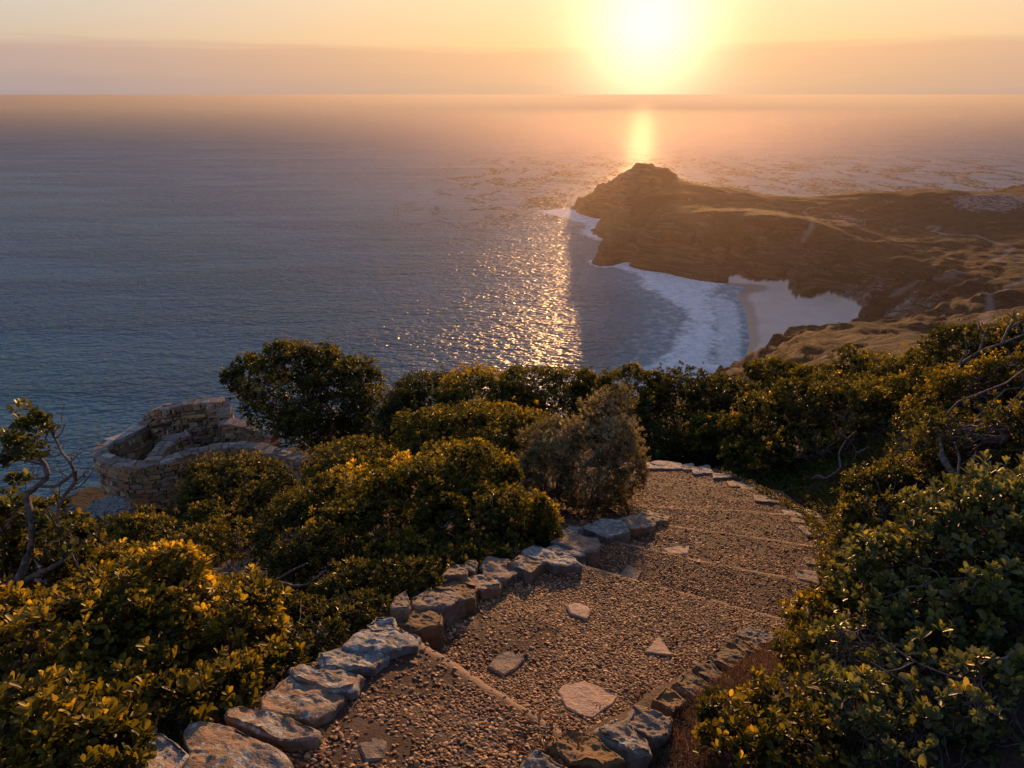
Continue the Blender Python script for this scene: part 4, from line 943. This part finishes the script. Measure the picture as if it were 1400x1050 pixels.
branch_thing('dead_twigs', 'grey dead twigs sticking up above the topmost bush on the right', [([(1290,520),(1310,500),(1340,480),(1370,470),(1400,458)], 3), ([(1340,480),(1345,460),(1352,445)], 2), ([(1352,462),(1340,450),(1338,440)], 1.3), ([(1370,470),(1378,450),(1388,436),(1386,424)], 2), ([(1378,450),(1395,440),(1412,432)], 1.5), ([(1388,436),(1376,428)], 1), ([(1400,458),(1390,445),(1402,436)], 1.2), ([(1310,500),(1322,480),(1320,465)], 1.2), ([(1320,515),(1350,500),(1390,492),(1420,488)], 2.2), ([(1300,540),(1330,505),(1345,490)], 2)], 7.0, seed=3, dzs=.3)
branch_thing('twisted_stem', 'twisted pale stem curling out above the ground cover', [([(1128,655),(1140,648),(1150,640),(1146,620),(1158,600),(1170,590)], 1.6), ([(1150,648),(1165,635),(1172,620),(1165,605)], 1.5), ([(1172,620),(1190,610),(1200,625),(1220,615)], 2), ([(1158,600),(1145,590),(1140,575)], 1.6), ([(1128,655),(1118,650),(1110,655)], 2.5)], 8.0, seed=4, dzs=.25)
branch_thing('twisted_stem', 'thick dark stems crossing under the open twiggy bush', [([(1285,620),(1300,645),(1325,665),(1345,670),(1370,660),(1395,650)], 4), ([(1325,665),(1310,675),(1300,688)], 3), ([(1300,645),(1290,630),(1285,600),(1278,585)], 3), ([(1345,670),(1350,645),(1345,620)], 2.4), ([(1370,660),(1375,635),(1385,615)], 2), ([(1330,662),(1328,640),(1335,615)], 2), ([(1310,650),(1312,625),(1305,605)], 2)], 4.7, seed=5, dzs=.2)
branch_thing('red_twigs', 'thin red brown twigs reaching over the small edging stones', [([(1170,752),(1150,735),(1140,715),(1128,700)], 1.3), ([(1165,760),(1140,748),(1120,735),(1105,725)], 1.2), ([(1150,735),(1138,728)], .8), ([(1170,752),(1165,760)], 1.3)], 4.2, seed=6)
branch_thing('red_twigs', 'thin dark twigs crossing the largest flat edging slab', [([(1128,850),(1110,830),(1095,812),(1090,800)], 1.3), ([(1110,830),(1095,832)], .8)], 4.2, seed=6)
branch_thing('fallen_twigs', 'bare brown twigs lying across the near bush in the lower right', [([(1200,870),(1250,905),(1300,925),(1350,930)], 1.6), ([(1290,968),(1340,968),(1400,970)], 1.8), ([(1340,905),(1375,900),(1385,890)], 1.8), ([(1330,1000),(1360,1010),(1400,1008)], 1.8), ([(1250,905),(1230,915),(1200,920)], 1.2), ([(1320,990),(1345,1030),(1400,1045)], 1.5), ([(1190,905),(1240,935),(1250,960)], 1.4)], 2.2, seed=7, dzs=.1)

# ---------------------------------------------------------------- ground cover, dry grass
def scatter(poly_px, n_, r, h=0):
    pts = np.array([Pb(a, b)[:2] for a, b in poly_px]); lo, hi = pts.min(0), pts.max(0); out = []
    q = r.uniform(lo, hi, (n_*6, 2)); q = q[inpoly(q[:, 0], q[:, 1], pts)][:n_]
    return np.c_[q, ground(q[:, 0], q[:, 1])+h]
r = np.random.default_rng(50)
p = scatter([(975,635),(1050,650),(1110,650),(1200,680),(1200,760),(1130,790),(1112,790),(1118,755),(1095,705),(1055,684),(1020,664),(985,650)], 6800, r)
p[:, 2] += r.uniform(0, .10, len(p))
ax = r.normal(0, .35, p.shape)+np.array([0, 0, 1.])
v, fs, t = leaves(p, ax, .035, 1.2, False, 6, (.5, 1.4), r, np.clip(.5+r.normal(0, .15, len(p)), 0, 1))
tag(mesh_np('ground_cover', v, fs, LEAF_GREEN, smooth=False, attrs={'tint': t}), 'low green ground cover creeping along the right edging stones', 'ground cover', kind='stuff')
def grass(name, poly_px, n_, hgt, mat, label, cat, kind='stuff', seed=1, flop=.9, width=.0016):
    r = np.random.default_rng(seed); p = scatter(poly_px, n_, r)
    m = len(p); a = r.uniform(0, 6.28, m); h = hgt*r.uniform(.4, 1.2, m); fl = r.uniform(.2, 1, m)*flop*h
    d = np.stack([np.cos(a), np.sin(a), a*0], 1); s = np.stack([-np.sin(a), np.cos(a), a*0], 1)*width
    V = []
    for f in (0, .35, .7, 1):
        c = p+d*(fl*f**1.6)[:, None]+np.array([0, 0, 1.])*(h*(f-.35*f*f))[:, None]; wv = s*(1-f*.8); V += [c-wv, c+wv]
    V = np.stack(V, 1).reshape(-1, 3); o = np.arange(m)[:, None, None]*8
    Fc = (np.array([(0, 1, 3, 2), (2, 3, 5, 4), (4, 5, 7, 6)])[None]+o).reshape(-1, 4)
    tag(mesh_np(name, V, [Fc], mat, smooth=False, attrs={'tint': np.repeat(r.uniform(.2, .9, m), 8)}), label, cat, kind=kind)
grass('dry_grass', [(880,1060),(900,1000),(940,965),(985,920),(1030,905),(1070,890),(1100,930),(1040,990),(1010,1080),(900,1100)], 6500, .06, LEAF_DRY, 'matted reddish dry grass behind the right kerb', 'dry grass', seed=2)
grass('grass_tuft', [(868,704),(878,690),(892,690),(893,704)], 260, .20, LEAF_GOLD, 'small sunlit yellow grass tuft between the silvery bush and the path', 'grass tuft', None, seed=3, flop=.5, width=.003)
# leaf litter and twigs over bare soil
p = np.c_[r.uniform(-7, 6, 26000), r.uniform(.6, 14, 26000)]; p = p[sdpoly(p[:, 0], p[:, 1], PATHPOLY) < -.05]
p = np.c_[p, ground(p[:, 0], p[:, 1])+.01]; ax = r.normal(0, 1, p.shape)
pl = []
for kl, wd, m_ in ((KERB_L, .22, 900), (KERB_R, .16, 420), (KERB_F, .2, 420)):
    j_ = r.integers(0, len(kl)-1, m_); t_ = r.random(m_)[:, None]; q_ = kl[j_]*(1-t_)+kl[j_+1]*t_+r.normal(0, wd*.6, (m_, 2)); pl.append(q_)
q_ = np.concatenate(pl); q_ = q_[sdpoly(q_[:, 0], q_[:, 1], PATHPOLY) > .0]
q_ = np.c_[q_, [path_z(*a) + .012 for a in q_]]; ax = np.concatenate([ax, r.normal(0, 1, q_.shape)]); p = np.concatenate([p, q_])
v, fs, t = leaves(p, ax, .026, 1.0, False, 3, (.6, 1.5), r, np.clip(.3+r.normal(0, .2, len(p)), 0, 1))
tag(mesh_np('leaf_litter', v, fs, LEAF_DRY, smooth=False, attrs={'tint': t}), 'brown fallen leaves on the soil under the bushes', 'leaf litter', kind='stuff')

# ---------------------------------------------------------------- stone lookout
def wall(top, thick, height, name, parent, seed, cop=True, block=(.26, .19)):
    r = np.random.default_rng(seed); top = np.array(top, float)
    # resample
    seg = np.r_[0, np.cumsum(np.linalg.norm(np.diff(top[:, :2], axis=0), axis=1))]; Lt = seg[-1]
    def at(s):
        s = np.clip(s, 0, Lt); return np.array([np.interp(s, seg, top[:, i]) for i in range(3)])
    def nrm(s):
        a = at(s-.15); b = at(s+.15); d = (b-a)[:2]; d /= np.linalg.norm(d)+1e-9; return np.array([-d[1], d[0], 0]), np.array([d[0], d[1], 0])
    B = []; T = []
    def block_(s0, s1, z0, z1, th, tint, jit=.03, o=0):
        a0, a1 = at(s0), at(s1); n0, n1 = nrm(s0)[0], nrm(s1)[0]
        j = lambda: r.normal(0, jit, 3)
        pts = []
        for (a, nn) in ((a0, n0), (a1, n1)):
            for sg in (-1, 1):
                for zz in (z0, z1): pts.append(np.array([a[0], a[1], a[2]])+nn*sg*(th/2+r.uniform(-.03, .05))+np.array([0, 0, zz])+j()*.7)
        B.append(pts); T.extend([tint]*8)
    # core of mortar
    nc = max(3, int(Lt/.3)); ss = np.linspace(0, Lt, nc)
    for i in range(nc-1): block_(ss[i], ss[i+1], -height, -.05, thick-.2, .0, .0)
    z = -height; 
    while z < -.02:
        h = block[1]*r.uniform(.65, 1.3); h = min(h, -z) if -z-h > .07 else -z
        s = -r.uniform(0, .2)
        while s < Lt:
            l = block[0]*r.lognormal(0, .5); s1 = min(s+l, Lt)
            if s1 > 0: block_(max(s, 0)+.013, s1-.013, z+.012, z+h-.012, thick, float(np.clip(r.beta(1.3, 1.5), .05, 1)))
            s = s+l
        z += h
    m = len(B); V = np.array(B).reshape(-1, 3)
    f = np.array([(0, 1, 3, 2), (4, 6, 7, 5), (0, 4, 5, 1), (2, 3, 7, 6), (0, 2, 6, 4), (1, 5, 7, 3)])
    Fc = (f[None]+np.arange(m)[:, None, None]*8).reshape(-1, 4)
    mesh_np(name, V, [Fc], MASON, parent, smooth=False, attrs={'tint': np.array(T)})
    if cop:
        B2 = []; T = []; s = 0
        B.clear()
        while s < Lt:
            l = r.uniform(.25, .6); s1 = min(s+l, Lt)
            k = r.integers(1, 3); e = np.linspace(-.5, .5, k+1)
            for q in range(k):
                a0, a1 = at(s+.012), at(s1-.012); n0, n1 = nrm(s)[0], nrm(s1)[0]; pts = []
                hh = r.uniform(.02, .09)
                for (a, nn) in ((a0, n0), (a1, n1)):
                    for sg in (e[q], e[q+1]):
                        for zz in (-.06, hh): pts.append(a+nn*sg*(thick+.06)*.97+np.array([0, 0, zz])+r.normal(0, .018, 3))
                B.append(pts); T.extend([float(r.choice([.1, .2, .3, .45, .98]))]*8)
            s = s1
        V = np.array(B).reshape(-1, 3); m = len(B); Fc = (f[None]+np.arange(m)[:, None, None]*8).reshape(-1, 4)
        mesh_np('coping', V, [Fc], COPE, parent, smooth=False, attrs={'tint': np.array(T)})
def mat_cope():
    m, nt = newmat('coping_stone'); n = N(nt); p = n.pos(); a = n.attr('tint')
    f = n.noise(p, 7, 5, .7); c = n.ramp(a, [(0, (.16, .13, .115)), (.4, (.29, .235, .20)), (1, (.45, .41, .39))])
    c = n.mix(1.0, c, n.ramp(f, [(.3, (.5, .5, .5)), (.7, (1.3, 1.3, 1.3))]), 'MULTIPLY')
    b = n('ShaderNodeBump', {'Height': f, 'Distance': .05, 'Strength': .9})
    n.out(n('ShaderNodeBsdfPrincipled', {'Base Color': c, 'Roughness': .9, 'Normal': b.outputs[0]}).outputs[0]); return m
COPE = mat_cope()
Lz = H-13.6
lookout = empty('stone_lookout', Pz(250, 640, Lz-1.9), 'curved dry stone lookout with a roofless room on the cliff edge at the left', 'stone wall')
def zt(l, dz=0): return [Pz(a, b, Lz+dz) for a, b in l]
wall(zt([(440,634),(410,627),(380,618),(350,610),(320,609),(290,613),(262,618),(235,627),(205,634),(180,636),(155,632),(138,624),(137,612),(150,603),(172,595),(192,584),(205,572)]), .5, 2.0, 'front_wall', lookout, 1)
wall([Pz(205,572,Lz), Pz(208,565,Lz+.5), Pz(213,558,Lz+.9), Pz(232,556,Lz+1.0), Pz(255,552,Lz+1.05), Pz(280,549,Lz+1.1), Pz(305,548,Lz+1.1)], .5, 2.9, 'back_wall', lookout, 2)
wall([Pz(305,548,Lz+1.1), Pz(308,560,Lz+.7), Pz(306,570,Lz+.5)], .55, 2.6, 'side_wall', lookout, 3)
wall([Pz(302,577,Lz+.4), Pz(325,578,Lz+.35), Pz(350,584,Lz+.2), Pz(375,595,Lz)], .55, 1.6, 'side_wall', lookout, 4)
wall([Pz(208,630,Lz+.1), Pz(222,612,Lz+.15), Pz(240,598,Lz+.15), Pz(258,593,Lz+.15)], .55, 1.4, 'seat_wall', lookout, 5)
fl = [Pz(a, b, Lz-1.25) for a, b in [(140,650),(200,660),(300,650),(400,640),(340,620),(310,590),(300,585),(210,585),(150,620)]]
cen_ = np.mean(fl, 0); V = np.array([cen_]+fl); Fc = np.array([[0, i+1, (i+1) % len(fl)+1] for i in range(len(fl))])
mesh_np('floor', V, [Fc[:, ::-1]], SOIL, lookout, smooth=False)

# rocks at the foot of the lookout
RK = 'pale rocks at the foot of the lookout'
for i, (a, b, w_, h_, lb) in enumerate([(150,700,34,16,'pale ledge of rock under the left end of the lookout wall'),(105,715,30,14,'blue grey boulder left of the ledge under the lookout'),(80,700,24,12,'small pale rock behind the bare shrub, nearest the surf'),(60,735,28,14,'low rock seen through the stems of the bare shrub'),(125,735,26,12,'flat rock on the bare earth in front of the boulder')]):
    cd = 25.5-(b-700)*.05; c = P(a, b, cd); s = cd/F
    th = np.linspace(0, 2*math.pi, 7, endpoint=False); rr = np.random.default_rng(i)
    poly = [c+np.array([math.cos(t)*w_*s*rr.uniform(.7, 1.1), math.sin(t)*w_*s*rr.uniform(.6, 1), h_*s*.6]) for t in th]
    V, Fc = stone_mesh(poly, h_*s*2+1.6, 120+i, .07, rnd=.12); l_ = V.mean(0)
    o = mesh_np('rock', V-l_, [Fc], ST_GREY); o.location = Vector(l_); tag(o, lb, 'rock', RK)

# ---------------------------------------------------------------- camera, render
cam = bpy.data.cameras.new('camera'); co = bpy.data.objects.new('camera', cam); col.objects.link(co); sc.camera = co
cam.sensor_fit = 'HORIZONTAL'; cam.sensor_width = 36; cam.lens = 36*F/1400; cam.clip_start = .05; cam.clip_end = 120000
co.location = (0, 0, H); co.rotation_euler = (math.pi/2-PITCH, 0, 0)
sc.view_settings.view_transform = 'Standard'; sc.view_settings.look = 'None'; sc.view_settings.exposure = 0
cy = sc.cycles; cy.use_denoising = True; cy.denoiser = 'OPENIMAGEDENOISE'
cy.max_bounces = 5; cy.diffuse_bounces = 2; cy.glossy_bounces = 2; cy.transmission_bounces = 3; cy.volume_bounces = 0; cy.transparent_max_bounces = 16
cy.sample_clamp_indirect = 4; cy.sample_clamp_direct = 0
cy.use_adaptive_sampling = True; cy.adaptive_threshold = .015
